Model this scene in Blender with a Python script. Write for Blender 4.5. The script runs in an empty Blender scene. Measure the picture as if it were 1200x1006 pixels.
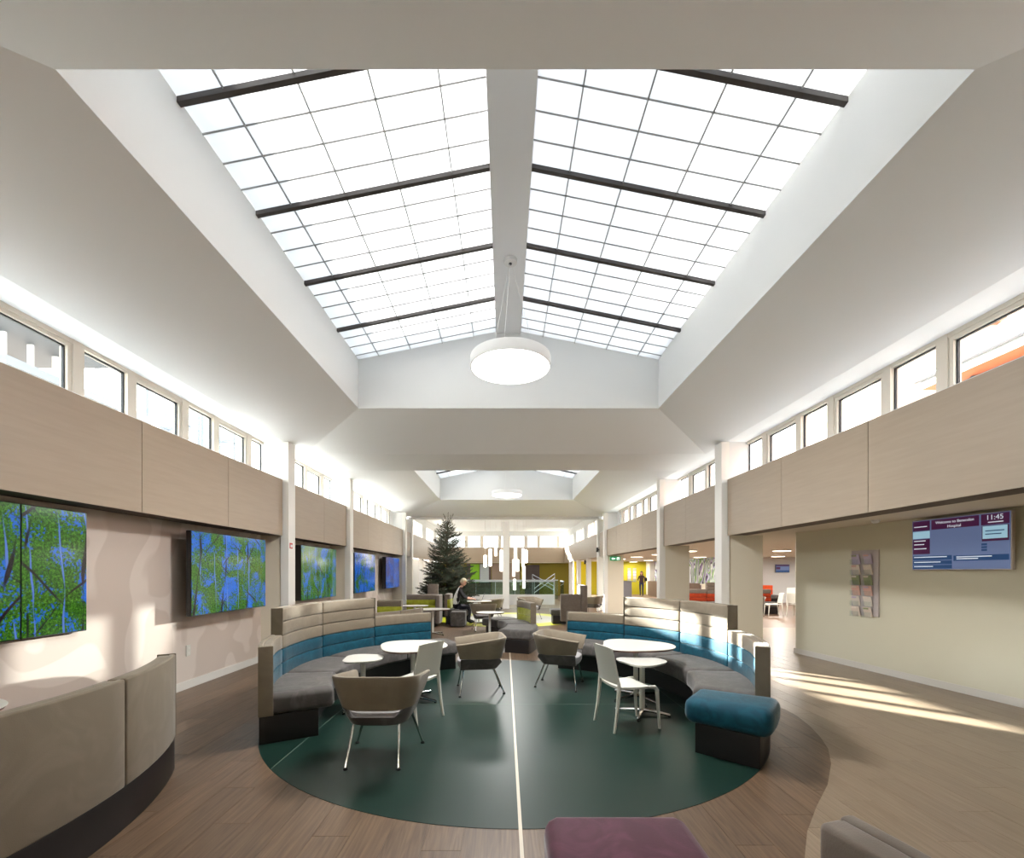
import bpy, bmesh, math, random
from mathutils import Vector, Matrix, noise as mnoise
random.seed(7)
SC = bpy.context.scene
COL = SC.collection
PI = math.pi

# ------------------------------------------------------------------ camera, world, sun, exposure
F_PX, CX, CY, CAM_H = 535.0, 591.8, 671.0, 1.6
cam = bpy.data.cameras.new('camera'); camo = bpy.data.objects.new('camera', cam); COL.objects.link(camo)
camo.location = (0, 0, CAM_H); camo.rotation_euler = (PI/2, 0, 0)
cam.sensor_fit = 'HORIZONTAL'; cam.sensor_width = 36.0; cam.lens = 36.0*F_PX/1200.0
cam.shift_x = (600-CX)/1200.0; cam.shift_y = (CY-503)/1200.0
cam.clip_start = 0.05; cam.clip_end = 300
SC.camera = camo

w = bpy.data.worlds.new('sky'); SC.world = w; w.use_nodes = True
nt = w.node_tree; nt.nodes.clear()
wo = nt.nodes.new('ShaderNodeOutputWorld'); bg = nt.nodes.new('ShaderNodeBackground')
tc = nt.nodes.new('ShaderNodeTexCoord'); sx = nt.nodes.new('ShaderNodeSeparateXYZ'); rp = nt.nodes.new('ShaderNodeValToRGB')
nt.links.new(tc.outputs['Generated'], sx.inputs[0]); nt.links.new(sx.outputs['Z'], rp.inputs[0])
nt.links.new(rp.outputs[0], bg.inputs[0]); nt.links.new(bg.outputs[0], wo.inputs[0])
rp.color_ramp.elements[0].color = (1.0, 0.99, 0.97, 1); rp.color_ramp.elements[1].color = (0.82, 0.90, 1.0, 1)
rp.color_ramp.elements[0].position = 0.05; rp.color_ramp.elements[1].position = 0.95
bg.inputs[1].default_value = 2.6

sun = bpy.data.lights.new('sun', 'SUN'); suno = bpy.data.objects.new('sun', sun); COL.objects.link(suno)
SUN_DIR = Vector((1.0, -1.0, -0.405)).normalized()
suno.rotation_euler = SUN_DIR.to_track_quat('-Z', 'Y').to_euler(); suno.location = (-20, 26, 12)
sun.energy = 26.0; sun.angle = math.radians(0.6); sun.color = (1.0, 0.965, 0.91)

# added spot lamp for wall patches: assumed reflected sunlight, arriving through the right clerestory
gl_ = bpy.data.lights.new('added_wall_patch_spot', 'SPOT'); glo = bpy.data.objects.new('added_wall_patch_spot', gl_); COL.objects.link(glo)
GL_T = Vector((-4.376, 4.75, 0.86)); GL_D = Vector((1.0, 1.0, 0.322)); glo.location = GL_T+GL_D*24.0
glo.rotation_euler = (-GL_D).to_track_quat('-Z', 'Y').to_euler(); gl_.spot_size = math.radians(3.4); gl_.spot_blend = 0.25; gl_.shadow_soft_size = 0.14
gl_.energy = 30000.0; gl_.color = (1.0, 0.96, 0.9)
SC.view_settings.view_transform = 'Standard'; SC.view_settings.look = 'None'
SC.view_settings.gamma = 1.0; SC.view_settings.use_curve_mapping = False
SC.view_settings.exposure = 1.67
cy = SC.cycles
cy.use_denoising = True; cy.max_bounces = 12; cy.diffuse_bounces = 6; cy.glossy_bounces = 4
cy.transmission_bounces = 6; cy.transparent_max_bounces = 16; cy.sample_clamp_indirect = 6.0
cy.caustics_reflective = True; cy.caustics_refractive = False

# ------------------------------------------------------------------ materials
def lin(c):
    r = []
    for v in c[:3]:
        v = v/255.0
        r.append(v/12.92 if v <= 0.04045 else ((v+0.055)/1.055)**2.4)
    return (r[0], r[1], r[2], 1.0)

def newmat(name):
    m = bpy.data.materials.new(name); m.use_nodes = True
    return m, m.node_tree, m.node_tree.nodes['Principled BSDF']

def N(nt, t, **kw):
    n = nt.nodes.new(t)
    for k, v in kw.items():
        if k in n.inputs.keys(): n.inputs[k].default_value = v
        else: setattr(n, k, v)
    return n

def mat(name, c, rough=0.6, metal=0.0, var=0.0, vscale=8.0, stretch=(1, 1, 1), bump=0.0, bscale=60.0, sheen=0.0, coat=0.0, spec=0.5, rnd=0.0):
    m, nt, b = newmat(name)
    b.inputs['Base Color'].default_value = lin(c); b.inputs['Roughness'].default_value = rough
    b.inputs['Metallic'].default_value = metal; b.inputs['Specular IOR Level'].default_value = spec
    if sheen: b.inputs['Sheen Weight'].default_value = sheen; b.inputs['Sheen Roughness'].default_value = 0.4
    if coat: b.inputs['Coat Weight'].default_value = coat; b.inputs['Coat Roughness'].default_value = 0.15
    if var or bump or rnd:
        co = N(nt, 'ShaderNodeTexCoord'); mp = N(nt, 'ShaderNodeMapping'); mp.inputs['Scale'].default_value = stretch
        nt.links.new(co.outputs['Object'], mp.inputs[0])
    if var or rnd:
        nz = N(nt, 'ShaderNodeTexNoise', Scale=vscale, Detail=5.0, Roughness=0.6)
        nt.links.new(mp.outputs[0], nz.inputs['Vector'])
        mr = N(nt, 'ShaderNodeMapRange'); mr.inputs[1].default_value = 0.3; mr.inputs[2].default_value = 0.7
        mr.inputs[3].default_value = 1-var; mr.inputs[4].default_value = 1+var
        nt.links.new(nz.outputs[0], mr.inputs[0])
        hv = N(nt, 'ShaderNodeHueSaturation'); hv.inputs['Color'].default_value = lin(c)
        out = mr.outputs[0]
        if rnd:
            oi = N(nt, 'ShaderNodeObjectInfo'); m2 = N(nt, 'ShaderNodeMapRange')
            m2.inputs[3].default_value = 1-rnd; m2.inputs[4].default_value = 1+rnd
            nt.links.new(oi.outputs['Random'], m2.inputs[0])
            mm = N(nt, 'ShaderNodeMath', operation='MULTIPLY'); nt.links.new(out, mm.inputs[0]); nt.links.new(m2.outputs[0], mm.inputs[1]); out = mm.outputs[0]
        nt.links.new(out, hv.inputs['Value']); nt.links.new(hv.outputs[0], b.inputs['Base Color'])
    if bump:
        n2 = N(nt, 'ShaderNodeTexNoise', Scale=bscale, Detail=3.0); nt.links.new(mp.outputs[0], n2.inputs['Vector'])
        bp = N(nt, 'ShaderNodeBump', Strength=bump, Distance=0.01); nt.links.new(n2.outputs[0], bp.inputs['Height'])
        nt.links.new(bp.outputs[0], b.inputs['Normal'])
    return m

def emis(name, c, s):
    m, nt, b = newmat(name)
    b.inputs['Base Color'].default_value = lin(c); b.inputs['Emission Color'].default_value = lin(c); b.inputs['Emission Strength'].default_value = s
    return m

def glassmat(name, tint=(0.93, 0.96, 0.96), refl=1.0):
    m = bpy.data.materials.new(name); m.use_nodes = True; nt = m.node_tree; nt.nodes.clear()
    o = N(nt, 'ShaderNodeOutputMaterial'); mx = N(nt, 'ShaderNodeMixShader'); tr = N(nt, 'ShaderNodeBsdfTransparent'); gl = N(nt, 'ShaderNodeBsdfGlossy', Roughness=0.02)
    tr.inputs[0].default_value = (*tint, 1)
    lw_ = N(nt, 'ShaderNodeLayerWeight', Blend=0.5); pw = N(nt, 'ShaderNodeMath', operation='POWER'); pw.inputs[1].default_value = 5.0; ma = N(nt, 'ShaderNodeMath', operation='MULTIPLY_ADD')
    ma.inputs[1].default_value = 0.75*refl; ma.inputs[2].default_value = 0.03; nt.links.new(lw_.outputs['Facing'], pw.inputs[0]); nt.links.new(pw.outputs[0], ma.inputs[0]); nt.links.new(ma.outputs[0], mx.inputs[0])
    nt.links.new(tr.outputs[0], mx.inputs[1]); nt.links.new(gl.outputs[0], mx.inputs[2]); nt.links.new(mx.outputs[0], o.inputs[0])
    return m

def transmat(name):
    m = bpy.data.materials.new(name); m.use_nodes = True; nt = m.node_tree; nt.nodes.clear()
    o = N(nt, 'ShaderNodeOutputMaterial'); mx = N(nt, 'ShaderNodeMixShader'); t = N(nt, 'ShaderNodeBsdfTranslucent'); d = N(nt, 'ShaderNodeBsdfDiffuse')
    t.inputs[0].default_value = (0.505, 0.51, 0.51, 1); d.inputs[0].default_value = (0.85, 0.86, 0.86, 1); mx.inputs[0].default_value = 0.25
    nt.links.new(t.outputs[0], mx.inputs[1]); nt.links.new(d.outputs[0], mx.inputs[2]); nt.links.new(mx.outputs[0], o.inputs[0])
    return m

def woodmat(name, c1, c2, rough=0.42, rnd=0.14, grain=1.0, coat=0.0):
    """grain along local Y, per-plank random offset and tone"""
    m, nt, b = newmat(name)
    co = N(nt, 'ShaderNodeTexCoord'); oi = N(nt, 'ShaderNodeObjectInfo')
    ad = N(nt, 'ShaderNodeVectorMath', operation='ADD'); sc = N(nt, 'ShaderNodeVectorMath', operation='SCALE'); sc.inputs['Scale'].default_value = 37.0
    cb = N(nt, 'ShaderNodeCombineXYZ'); nt.links.new(oi.outputs['Random'], cb.inputs[0]); nt.links.new(oi.outputs['Random'], cb.inputs[1])
    nt.links.new(cb.outputs[0], sc.inputs[0]); nt.links.new(co.outputs['Object'], ad.inputs[0]); nt.links.new(sc.outputs[0], ad.inputs[1])
    mp = N(nt, 'ShaderNodeMapping'); mp.inputs['Scale'].default_value = (7*grain, 0.5*grain, 7*grain); nt.links.new(ad.outputs[0], mp.inputs[0])
    n1 = N(nt, 'ShaderNodeTexNoise', Scale=1.6, Detail=2.0, Distortion=0.4); nt.links.new(mp.outputs[0], n1.inputs['Vector'])
    wv = N(nt, 'ShaderNodeMath', operation='MULTIPLY'); wv.inputs[1].default_value = 46.0; nt.links.new(n1.outputs[0], wv.inputs[0])
    sn = N(nt, 'ShaderNodeMath', operation='SINE'); nt.links.new(wv.outputs[0], sn.inputs[0])
    n2 = N(nt, 'ShaderNodeTexNoise', Scale=6.0, Detail=6.0, Roughness=0.7)
    mp2 = N(nt, 'ShaderNodeMapping'); mp2.inputs['Scale'].default_value = (9, 0.22, 9); nt.links.new(ad.outputs[0], mp2.inputs[0]); nt.links.new(mp2.outputs[0], n2.inputs['Vector'])
    mr = N(nt, 'ShaderNodeMapRange'); mr.inputs[1].default_value = -1; mr.inputs[2].default_value = 1; mr.inputs[3].default_value = -0.07; mr.inputs[4].default_value = 0.07
    nt.links.new(sn.outputs[0], mr.inputs[0])
    a1 = N(nt, 'ShaderNodeMath', operation='ADD'); nt.links.new(mr.outputs[0], a1.inputs[0]); nt.links.new(n2.outputs[0], a1.inputs[1])
    r = N(nt, 'ShaderNodeValToRGB'); r.color_ramp.elements[0].color = lin(c1); r.color_ramp.elements[1].color = lin(c2)
    r.color_ramp.elements[0].position = 0.25; r.color_ramp.elements[1].position = 0.78; nt.links.new(a1.outputs[0], r.inputs[0])
    hv = N(nt, 'ShaderNodeHueSaturation'); m2 = N(nt, 'ShaderNodeMapRange'); m2.inputs[3].default_value = 1-rnd; m2.inputs[4].default_value = 1+rnd
    nt.links.new(oi.outputs['Random'], m2.inputs[0]); nt.links.new(m2.outputs[0], hv.inputs['Value']); nt.links.new(r.outputs[0], hv.inputs['Color'])
    nt.links.new(hv.outputs[0], b.inputs['Base Color']); b.inputs['Roughness'].default_value = rough
    if coat: b.inputs['Coat Weight'].default_value = coat; b.inputs['Coat Roughness'].default_value = 0.2
    return m

def velvet(name, c, hi, scale=5.0):
    m, nt, b = newmat(name)
    co = N(nt, 'ShaderNodeTexCoord')
    n1 = N(nt, 'ShaderNodeTexNoise', Scale=scale, Detail=2.0, Distortion=2.5); nt.links.new(co.outputs['Object'], n1.inputs['Vector'])
    r = N(nt, 'ShaderNodeValToRGB'); r.color_ramp.elements[0].color = lin(c); r.color_ramp.elements[1].color = lin(hi)
    r.color_ramp.elements[0].position = 0.42; r.color_ramp.elements[1].position = 0.72; nt.links.new(n1.outputs[0], r.inputs[0])
    nt.links.new(r.outputs[0], b.inputs['Base Color'])
    b.inputs['Roughness'].default_value = 0.75; b.inputs['Sheen Weight'].default_value = 0.3; b.inputs['Sheen Roughness'].default_value = 0.35
    b.inputs['Specular IOR Level'].default_value = 0.25
    n2 = N(nt, 'ShaderNodeTexNoise', Scale=220.0, Detail=2.0); nt.links.new(co.outputs['Object'], n2.inputs['Vector'])
    bp = N(nt, 'ShaderNodeBump', Strength=0.12, Distance=0.01); nt.links.new(n2.outputs[0], bp.inputs['Height']); nt.links.new(bp.outputs[0], b.inputs['Normal'])
    return m

def leafwall(name):
    """satin wallcovering with big pale ribbon leaves"""
    m, nt, b = newmat(name)
    co = N(nt, 'ShaderNodeTexCoord')
    n1 = N(nt, 'ShaderNodeTexNoise', Scale=0.75, Detail=0.6, Distortion=1.2); nt.links.new(co.outputs['Object'], n1.inputs['Vector'])
    mu = N(nt, 'ShaderNodeMath', operation='MULTIPLY'); mu.inputs[1].default_value = 26.0; nt.links.new(n1.outputs[0], mu.inputs[0])
    sn = N(nt, 'ShaderNodeMath', operation='SINE'); nt.links.new(mu.outputs[0], sn.inputs[0])
    r = N(nt, 'ShaderNodeValToRGB'); r.color_ramp.elements[0].color = lin((196, 182, 171)); r.color_ramp.elements[1].color = lin((209, 197, 187))
    r.color_ramp.elements[0].position = 0.55; r.color_ramp.elements[1].position = 0.72
    mr = N(nt, 'ShaderNodeMapRange'); mr.inputs[1].default_value = -1; mr.inputs[2].default_value = 1; nt.links.new(sn.outputs[0], mr.inputs[0])
    nt.links.new(mr.outputs[0], r.inputs[0]); nt.links.new(r.outputs[0], b.inputs['Base Color'])
    b.inputs['Roughness'].default_value = 0.38
    return m

def forest(name, seed, blue=0.5, strength=0.75, purple=0.0):
    """backlit screen picture: leaves, sky patches, trunks and branches"""
    m, nt, b = newmat(name)
    co = N(nt, 'ShaderNodeTexCoord'); of = N(nt, 'ShaderNodeVectorMath', operation='ADD'); of.inputs[1].default_value = (seed*3.1, 0.0, seed*1.7)
    nt.links.new(co.outputs['Object'], of.inputs[0])
    def ramp(inp, stops):
        r = N(nt, 'ShaderNodeValToRGB'); cr = r.color_ramp
        while len(cr.elements) < len(stops): cr.elements.new(0.5)
        for e, (p, c) in zip(cr.elements, stops): e.position = p; e.color = c
        nt.links.new(inp, r.inputs[0]); return r.outputs[0]
    def mix(f, a, bb):
        x = N(nt, 'ShaderNodeMix', data_type='RGBA'); nt.links.new(f, x.inputs[0]); nt.links.new(a, x.inputs[6])
        if isinstance(bb, tuple): x.inputs[7].default_value = bb
        else: nt.links.new(bb, x.inputs[7])
        return x.outputs[2]
    n1 = N(nt, 'ShaderNodeTexNoise', Scale=38.0, Detail=5.0, Roughness=0.8); nt.links.new(of.outputs[0], n1.inputs['Vector'])
    leaf = ramp(n1.outputs[0], [(0.32, lin((8, 20, 6))), (0.45, lin((28, 78, 14))), (0.57, lin((70, 134, 24))), (0.74, lin((140, 190, 64)))])
    if purple: leaf = ramp(n1.outputs[0], [(0.32, lin((20, 24, 50))), (0.5, lin((70, 80, 140))), (0.62, lin((120, 90, 130))), (0.75, lin((150, 160, 200)))])
    n2 = N(nt, 'ShaderNodeTexNoise', Scale=2.6, Detail=5.0, Roughness=0.7, Distortion=0.6); nt.links.new(of.outputs[0], n2.inputs['Vector'])
    n3 = N(nt, 'ShaderNodeTexNoise', Scale=40.0, Detail=2.0); nt.links.new(of.outputs[0], n3.inputs['Vector'])
    am = N(nt, 'ShaderNodeMath', operation='MULTIPLY_ADD'); am.inputs[1].default_value = 0.45; nt.links.new(n3.outputs[0], am.inputs[0]); nt.links.new(n2.outputs[0], am.inputs[2])
    skyf = ramp(am.outputs[0], [(0.80-0.12*blue, (0, 0, 0, 1)), (0.85-0.12*blue, (1, 1, 1, 1))])
    sky = ramp(n2.outputs[0], [(0.3, lin((6, 58, 160))), (0.7, lin((34, 118, 225)))])
    c = mix(skyf, leaf, sky)
    mp = N(nt, 'ShaderNodeMapping'); mp.inputs['Scale'].default_value = (1.0, 1.0, 0.16); nt.links.new(of.outputs[0], mp.inputs[0])
    def lines(scale, width, col, dist, vec, c):
        n = N(nt, 'ShaderNodeTexNoise', Scale=scale, Detail=1.2, Distortion=dist); nt.links.new(vec, n.inputs['Vector'])
        s = N(nt, 'ShaderNodeMath', operation='SUBTRACT'); s.inputs[1].default_value = 0.5; nt.links.new(n.outputs[0], s.inputs[0])
        a = N(nt, 'ShaderNodeMath', operation='ABSOLUTE'); nt.links.new(s.outputs[0], a.inputs[0])
        f = ramp(a.outputs[0], [(width, (1, 1, 1, 1)), (width*1.5, (0, 0, 0, 1))])
        return mix(f, c, col)
    def trunks(scale, rot, dist, width, col, c, ph):
        m_ = N(nt, 'ShaderNodeMapping'); m_.inputs['Rotation'].default_value = (0, rot, 0); m_.inputs['Location'].default_value = (ph, 0, 0); nt.links.new(of.outputs[0], m_.inputs[0])
        wv_ = N(nt, 'ShaderNodeTexWave', wave_type='BANDS', bands_direction='X', Scale=scale, Distortion=dist, Detail=2.0); wv_.inputs['Detail Scale'].default_value = 0.8; nt.links.new(m_.outputs[0], wv_.inputs['Vector'])
        nm_ = N(nt, 'ShaderNodeTexNoise', Scale=2.2, Detail=1.0); nt.links.new(m_.outputs[0], nm_.inputs['Vector'])
        sb = N(nt, 'ShaderNodeMath', operation='MULTIPLY_ADD'); sb.inputs[1].default_value = -0.06; nt.links.new(nm_.outputs[0], sb.inputs[0]); nt.links.new(wv_.outputs[1], sb.inputs[2])
        f = ramp(sb.outputs[0], [(0.972-width, (0, 0, 0, 1)), (0.980-width, (1, 1, 1, 1))])
        return mix(f, c, col)
    c = trunks(1.1, 0.05, 2.5, 0.010, lin((92, 128, 210)), c, 0.3)
    c = trunks(0.55, -0.08, 3.0, 0.010, lin((18, 12, 22)), c, 0.9)
    c = trunks(0.7, 0.9, 4.0, 0.004, lin((24, 16, 26)), c, 0.1)
    c = trunks(0.8, -0.75, 4.0, 0.004, lin((30, 18, 30)), c, 0.5)
    b.inputs['Base Color'].default_value = (0.01, 0.01, 0.01, 1); b.inputs['Roughness'].default_value = 0.12
    nt.links.new(c, b.inputs['Emission Color']); b.inputs['Emission Strength'].default_value = strength
    return m

def mural(name):
    m, nt, b = newmat(name)
    co = N(nt, 'ShaderNodeTexCoord'); mp = N(nt, 'ShaderNodeMapping'); mp.inputs['Scale'].default_value = (1.4, 1.4, 0.45); nt.links.new(co.outputs['Object'], mp.inputs[0])
    n = N(nt, 'ShaderNodeTexNoise', Scale=0.85, Detail=1.5, Distortion=1.2); nt.links.new(mp.outputs[0], n.inputs['Vector'])
    mu = N(nt, 'ShaderNodeMath', operation='MULTIPLY'); mu.inputs[1].default_value = 5.0; nt.links.new(n.outputs[0], mu.inputs[0])
    fr = N(nt, 'ShaderNodeMath', operation='FRACT'); nt.links.new(mu.outputs[0], fr.inputs[0])
    r = N(nt, 'ShaderNodeValToRGB'); cr = r.color_ramp; cr.interpolation = 'CONSTANT'
    st = [(0, (120, 160, 80)), (0.2, (215, 215, 220)), (0.4, (45, 48, 48)), (0.55, (150, 125, 180)), (0.68, (190, 200, 205)), (0.85, (130, 140, 150))]
    while len(cr.elements) < len(st): cr.elements.new(0.5)
    for e, (p, c) in zip(cr.elements, st): e.position = p; e.color = lin(c)
    nt.links.new(fr.outputs[0], r.inputs[0]); nt.links.new(r.outputs[0], b.inputs['Base Color']); b.inputs['Roughness'].default_value = 0.7
    return m

W_CEIL = mat('painted_ceiling', (236, 238, 241), 0.9)
W_WELL = mat('white_plaster', (222, 223, 223), 0.9)
W_POST = mat('white_post_paint', (232, 230, 225), 0.5)
CREAM = mat('cream_wall_paint', (222, 214, 196), 0.75)
CREAM_R = mat('ivory_satin_paint', (214, 211, 192), 0.45)
LEAFW = leafwall('leaf_wallcovering')
PANEL = mat('pale_oak_veneer', (162, 146, 128), 0.5, var=0.05, vscale=3.0, stretch=(6, 0.6, 9), rnd=0.03)
SOFFIT_SHADE = mat('painted_soffit_shade', (92, 80, 72), 0.8)  # shade under the bulkheads is painted into this dark core colour
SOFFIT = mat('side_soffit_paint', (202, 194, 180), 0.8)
SKIRT = mat('grey_skirting_paint', (215, 212, 206), 0.45)
FRAME = mat('window_frame_grey', (205, 198, 186), 0.5)
GASKET = mat('black_gasket', (22, 26, 32), 0.5)
BAR_D = mat('dark_bronze_bar', (62, 56, 54), 0.5)
BAR_T = mat('grey_glazing_bar', (150, 150, 148), 0.5)
GLASS = glassmat('clear_glass')
GLASS_G = glassmat('green_edged_glass', (0.80, 0.92, 0.88))
TRANSL = transmat('opal_skylight_pane')
WOOD_B = woodmat('brown_oak_vinyl', (76, 58, 43), (118, 95, 73), 0.40, 0.11)
WOOD_L = woodmat('light_oak_vinyl', (126, 109, 91), (150, 133, 114), 0.31, 0.05)
WOOD_R = woodmat('reddish_oak_vinyl', (110, 88, 72), (134, 110, 92), 0.4, 0.05)
GREEN = mat('dark_green_vinyl', (19, 42, 35), 0.36, var=0.05, vscale=3.0, spec=0.3)
LIMEF = mat('lime_vinyl', (196, 200, 46), 0.35)
SEAM = mat('pale_weld_seam', (112, 132, 120), 0.5)
JOINT = mat('pale_joint_strip', (196, 186, 168), 0.45)
TAUPE = velvet('taupe_fabric', (119, 108, 92), (126, 115, 99), 3.0)
TAUPE_D = velvet('grey_taupe_fabric', (112, 101, 92), (122, 111, 102), 4.0)
GREYV = velvet('grey_velvet', (80, 76, 73), (100, 95, 92), 5.0)
GREYCH = velvet('charcoal_seat_fabric', (80, 76, 74), (92, 88, 86), 5.0)
TEALV = velvet('teal_velvet', (4, 62, 80), (13, 80, 98), 5.0)
PURPV = velvet('plum_velvet', (74, 32, 50), (94, 46, 66), 4.0)
SEATPAD = velvet('pale_grey_seat_pad', (150, 146, 146), (162, 158, 158), 5.0)
LIMEV = velvet('lime_fabric', (150, 152, 40), (172, 172, 60), 4.0)
REDV = velvet('rust_red_fabric', (150, 50, 22), (178, 68, 32), 4.0)
ORANV = velvet('orange_fabric', (226, 84, 40), (240, 104, 60), 4.0)
PLINTH = mat('black_brown_plinth', (24, 19, 19), 0.45)
TABLE_W = mat('white_laminate', (198, 196, 188), 0.3)
TABLE_E = mat('brown_table_edge', (96, 62, 46), 0.5)
PLAST_W = mat('white_chair_plastic', (206, 204, 195), 0.4)
CHROME = mat('chrome', (210, 208, 205), 0.12, metal=1.0)
BLACKP = mat('black_plastic', (20, 18, 20), 0.35)
LAMPW = mat('lamp_white_paint', (225, 225, 225), 0.5)
LAMPE = emis('lamp_diffuser', (255, 252, 246), 2.2)
TUBEE = emis('tube_lamp_glow', (255, 246, 232), 1.6)
DOWNE = emis('flush_light_glow', (255, 240, 214), 2.5)
RED = mat('red_alarm_plastic', (190, 26, 30), 0.4)
OLIVE = mat('olive_wall_paint', (170, 160, 20), 0.7)
OLIVE_D = mat('dark_olive_paint', (128, 116, 22), 0.7)
DARKW = mat('dark_door_paint', (70, 58, 56), 0.6)
GREYD = mat('grey_unit_laminate', (120, 118, 124), 0.6)
BROWNU = mat('brown_cabinet_laminate', (120, 100, 86), 0.6)
MURAL = mural('forest_mural_print')
BRICK = mat('sunlit_brick', (146, 92, 70), 0.9, var=0.12, vscale=14.0)
RENDERW = mat('cream_house_render', (190, 168, 150), 0.9)
TILE = mat('clay_roof_tile', (150, 110, 88), 0.85, var=0.15, vscale=9.0)
GUTTER = mat('grey_gutter_plastic', (72, 76, 82), 0.4)
FASCIA = mat('white_fascia_paint', (170, 168, 166), 0.5)
GREYB = mat('grey_roof_metal', (96, 104, 112), 0.6)
RAILM = mat('weathered_steel', (92, 100, 108), 0.5)
STEELB = mat('galvanised_steel', (168, 178, 186), 0.4)
NEEDLE = mat('fir_needles', (38, 52, 34), 0.7, var=0.3, vscale=3.0)
BARK = mat('fir_bark', (74, 58, 44), 0.9)
POT = mat('tree_stand_green', (34, 50, 36), 0.6)
SCR_BG = emis('screen_slate', (92, 108, 146), 0.20)
SCR_PU = emis('screen_plum', (66, 22, 62), 0.18)
SCR_NV = emis('screen_navy', (26, 62, 106), 0.20)
SCR_LT = emis('screen_pale_blue', (150, 190, 210), 0.22)
SCR_TX = emis('screen_text_white', (205, 215, 225), 0.24)
SIGNG = emis('exit_sign_green', (20, 110, 70), 0.4)
SIGNW = emis('exit_sign_white', (225, 240, 230), 0.5)

# ------------------------------------------------------------------ mesh helpers
class MB:
    def __init__(s): s.v = []; s.f = []; s.mi = []; s.cur = 0
    def add(s, vs, fs):
        o = len(s.v); s.v += [tuple(p) for p in vs]
        for f in fs: s.f.append([i+o for i in f]); s.mi.append(s.cur)
        return s
    def box(s, x0, x1, y0, y1, z0, z1):
        vs = [(x, y, z) for z in (z0, z1) for y in (y0, y1) for x in (x0, x1)]
        return s.add(vs, [(0, 2, 3, 1), (4, 5, 7, 6), (0, 1, 5, 4), (2, 6, 7, 3), (0, 4, 6, 2), (1, 3, 7, 5)])
    def quad(s, a, b, c, d): return s.add([a, b, c, d], [(0, 1, 2, 3)])
    def poly(s, pts, z): return s.add([(x, y, z) for x, y in pts], [tuple(range(len(pts)))])
    def prism(s, pts, z0, z1):
        n = len(pts); vs = [(x, y, z0) for x, y in pts] + [(x, y, z1) for x, y in pts]
        fs = [tuple(range(n-1, -1, -1)), tuple(range(n, 2*n))] + [(i, (i+1) % n, n+(i+1) % n, n+i) for i in range(n)]
        return s.add(vs, fs)
    def loft(s, rings, cap=True, closed=True):
        n = len(rings[0]); vs = [p for r in rings for p in r]; fs = []
        for i in range(len(rings)-1):
            for j in range(n if closed else n-1):
                k = (j+1) % n; fs.append((i*n+j, i*n+k, (i+1)*n+k, (i+1)*n+j))
        if cap: fs += [tuple(range(n-1, -1, -1)), tuple(range((len(rings)-1)*n, len(rings)*n))]
        return s.add(vs, fs)
    def tube(s, pts, r, n=8):
        pts = [Vector(p) for p in pts]; rs = r if isinstance(r, (list, tuple)) else [r]*len(pts); rings = []
        up = None
        for i, p in enumerate(pts):
            t = (pts[min(i+1, len(pts)-1)]-pts[max(i-1, 0)]).normalized()
            if up is None: up = Vector((0, 0, 1)) if abs(t.z) < 0.9 else Vector((1, 0, 0))
            a = t.cross(up)
            if a.length < 1e-5: a = t.cross(Vector((0, 1, 0)))
            a.normalize(); b = a.cross(t).normalized(); up = b
            rings.append([p+(a*math.cos(q)+b*math.sin(q))*rs[i] for q in [2*PI*k/n for k in range(n)]])
        return s.loft(rings)
    def lathe(s, prof, n=24, c=(0, 0, 0)):
        rings = [[(c[0]+max(r, 1e-4)*math.cos(2*PI*k/n), c[1]+max(r, 1e-4)*math.sin(2*PI*k/n), c[2]+z) for k in range(n)] for r, z in prof]
        return s.loft(rings)
    def build(s, name, m, parent=None, smooth=False, bevel=0.0, bseg=2):
        me = bpy.data.meshes.new(name); me.from_pydata(s.v, [], s.f); me.update()
        ms = m if isinstance(m, (list, tuple)) else [m]
        for x in ms: me.materials.append(x)
        if len(ms) > 1: me.polygons.foreach_set('material_index', s.mi)
        bm = bmesh.new(); bm.from_mesh(me); bmesh.ops.recalc_face_normals(bm, faces=bm.faces)
        if bevel: bmesh.ops.bevel(bm, geom=list(bm.edges), offset=bevel, segments=bseg, profile=0.5, affect='EDGES', clamp_overlap=True)
        bm.to_mesh(me); bm.free()
        if smooth:
            me.polygons.foreach_set('use_smooth', [True]*len(me.polygons))
            try: me.set_sharp_from_angle(angle=math.radians(42))
            except Exception: pass
        o = bpy.data.objects.new(name, me); COL.objects.link(o)
        if parent: o.parent = parent
        return o

def tag(o, label, cat, group=None):
    o['label'] = label; o['category'] = cat
    if group: o['group'] = group
    return o
def struct(o, label=None):
    o['kind'] = 'structure'
    if label: o['label'] = label
    return o
def thing(name, label, cat, loc=(0, 0, 0), rz=0.0, group=None):
    o = bpy.data.objects.new(name, None); COL.objects.link(o); o.empty_display_size = 0.2
    o.location = loc; o.rotation_euler = (0, 0, rz); return tag(o, label, cat, group)
def dup(root, loc, rz, label, group=None, scale=None):
    def rec(o, par):
        c = o.copy(); COL.objects.link(c); c.parent = par
        for ch in o.children: rec(ch, c)
        return c
    r = rec(root, None); r.location = loc; r.rotation_euler = (0, 0, rz); r['label'] = label
    if group: r['group'] = group
    elif 'group' in r: del r['group']
    if scale: r.scale = scale
    return r
def share(o, name, parent, loc, rz=0.0, scale=None):
    c = bpy.data.objects.new(name, o.data); COL.objects.link(c); c.parent = parent; c.location = loc; c.rotation_euler = (0, 0, rz)
    if scale: c.scale = scale
    return c
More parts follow.
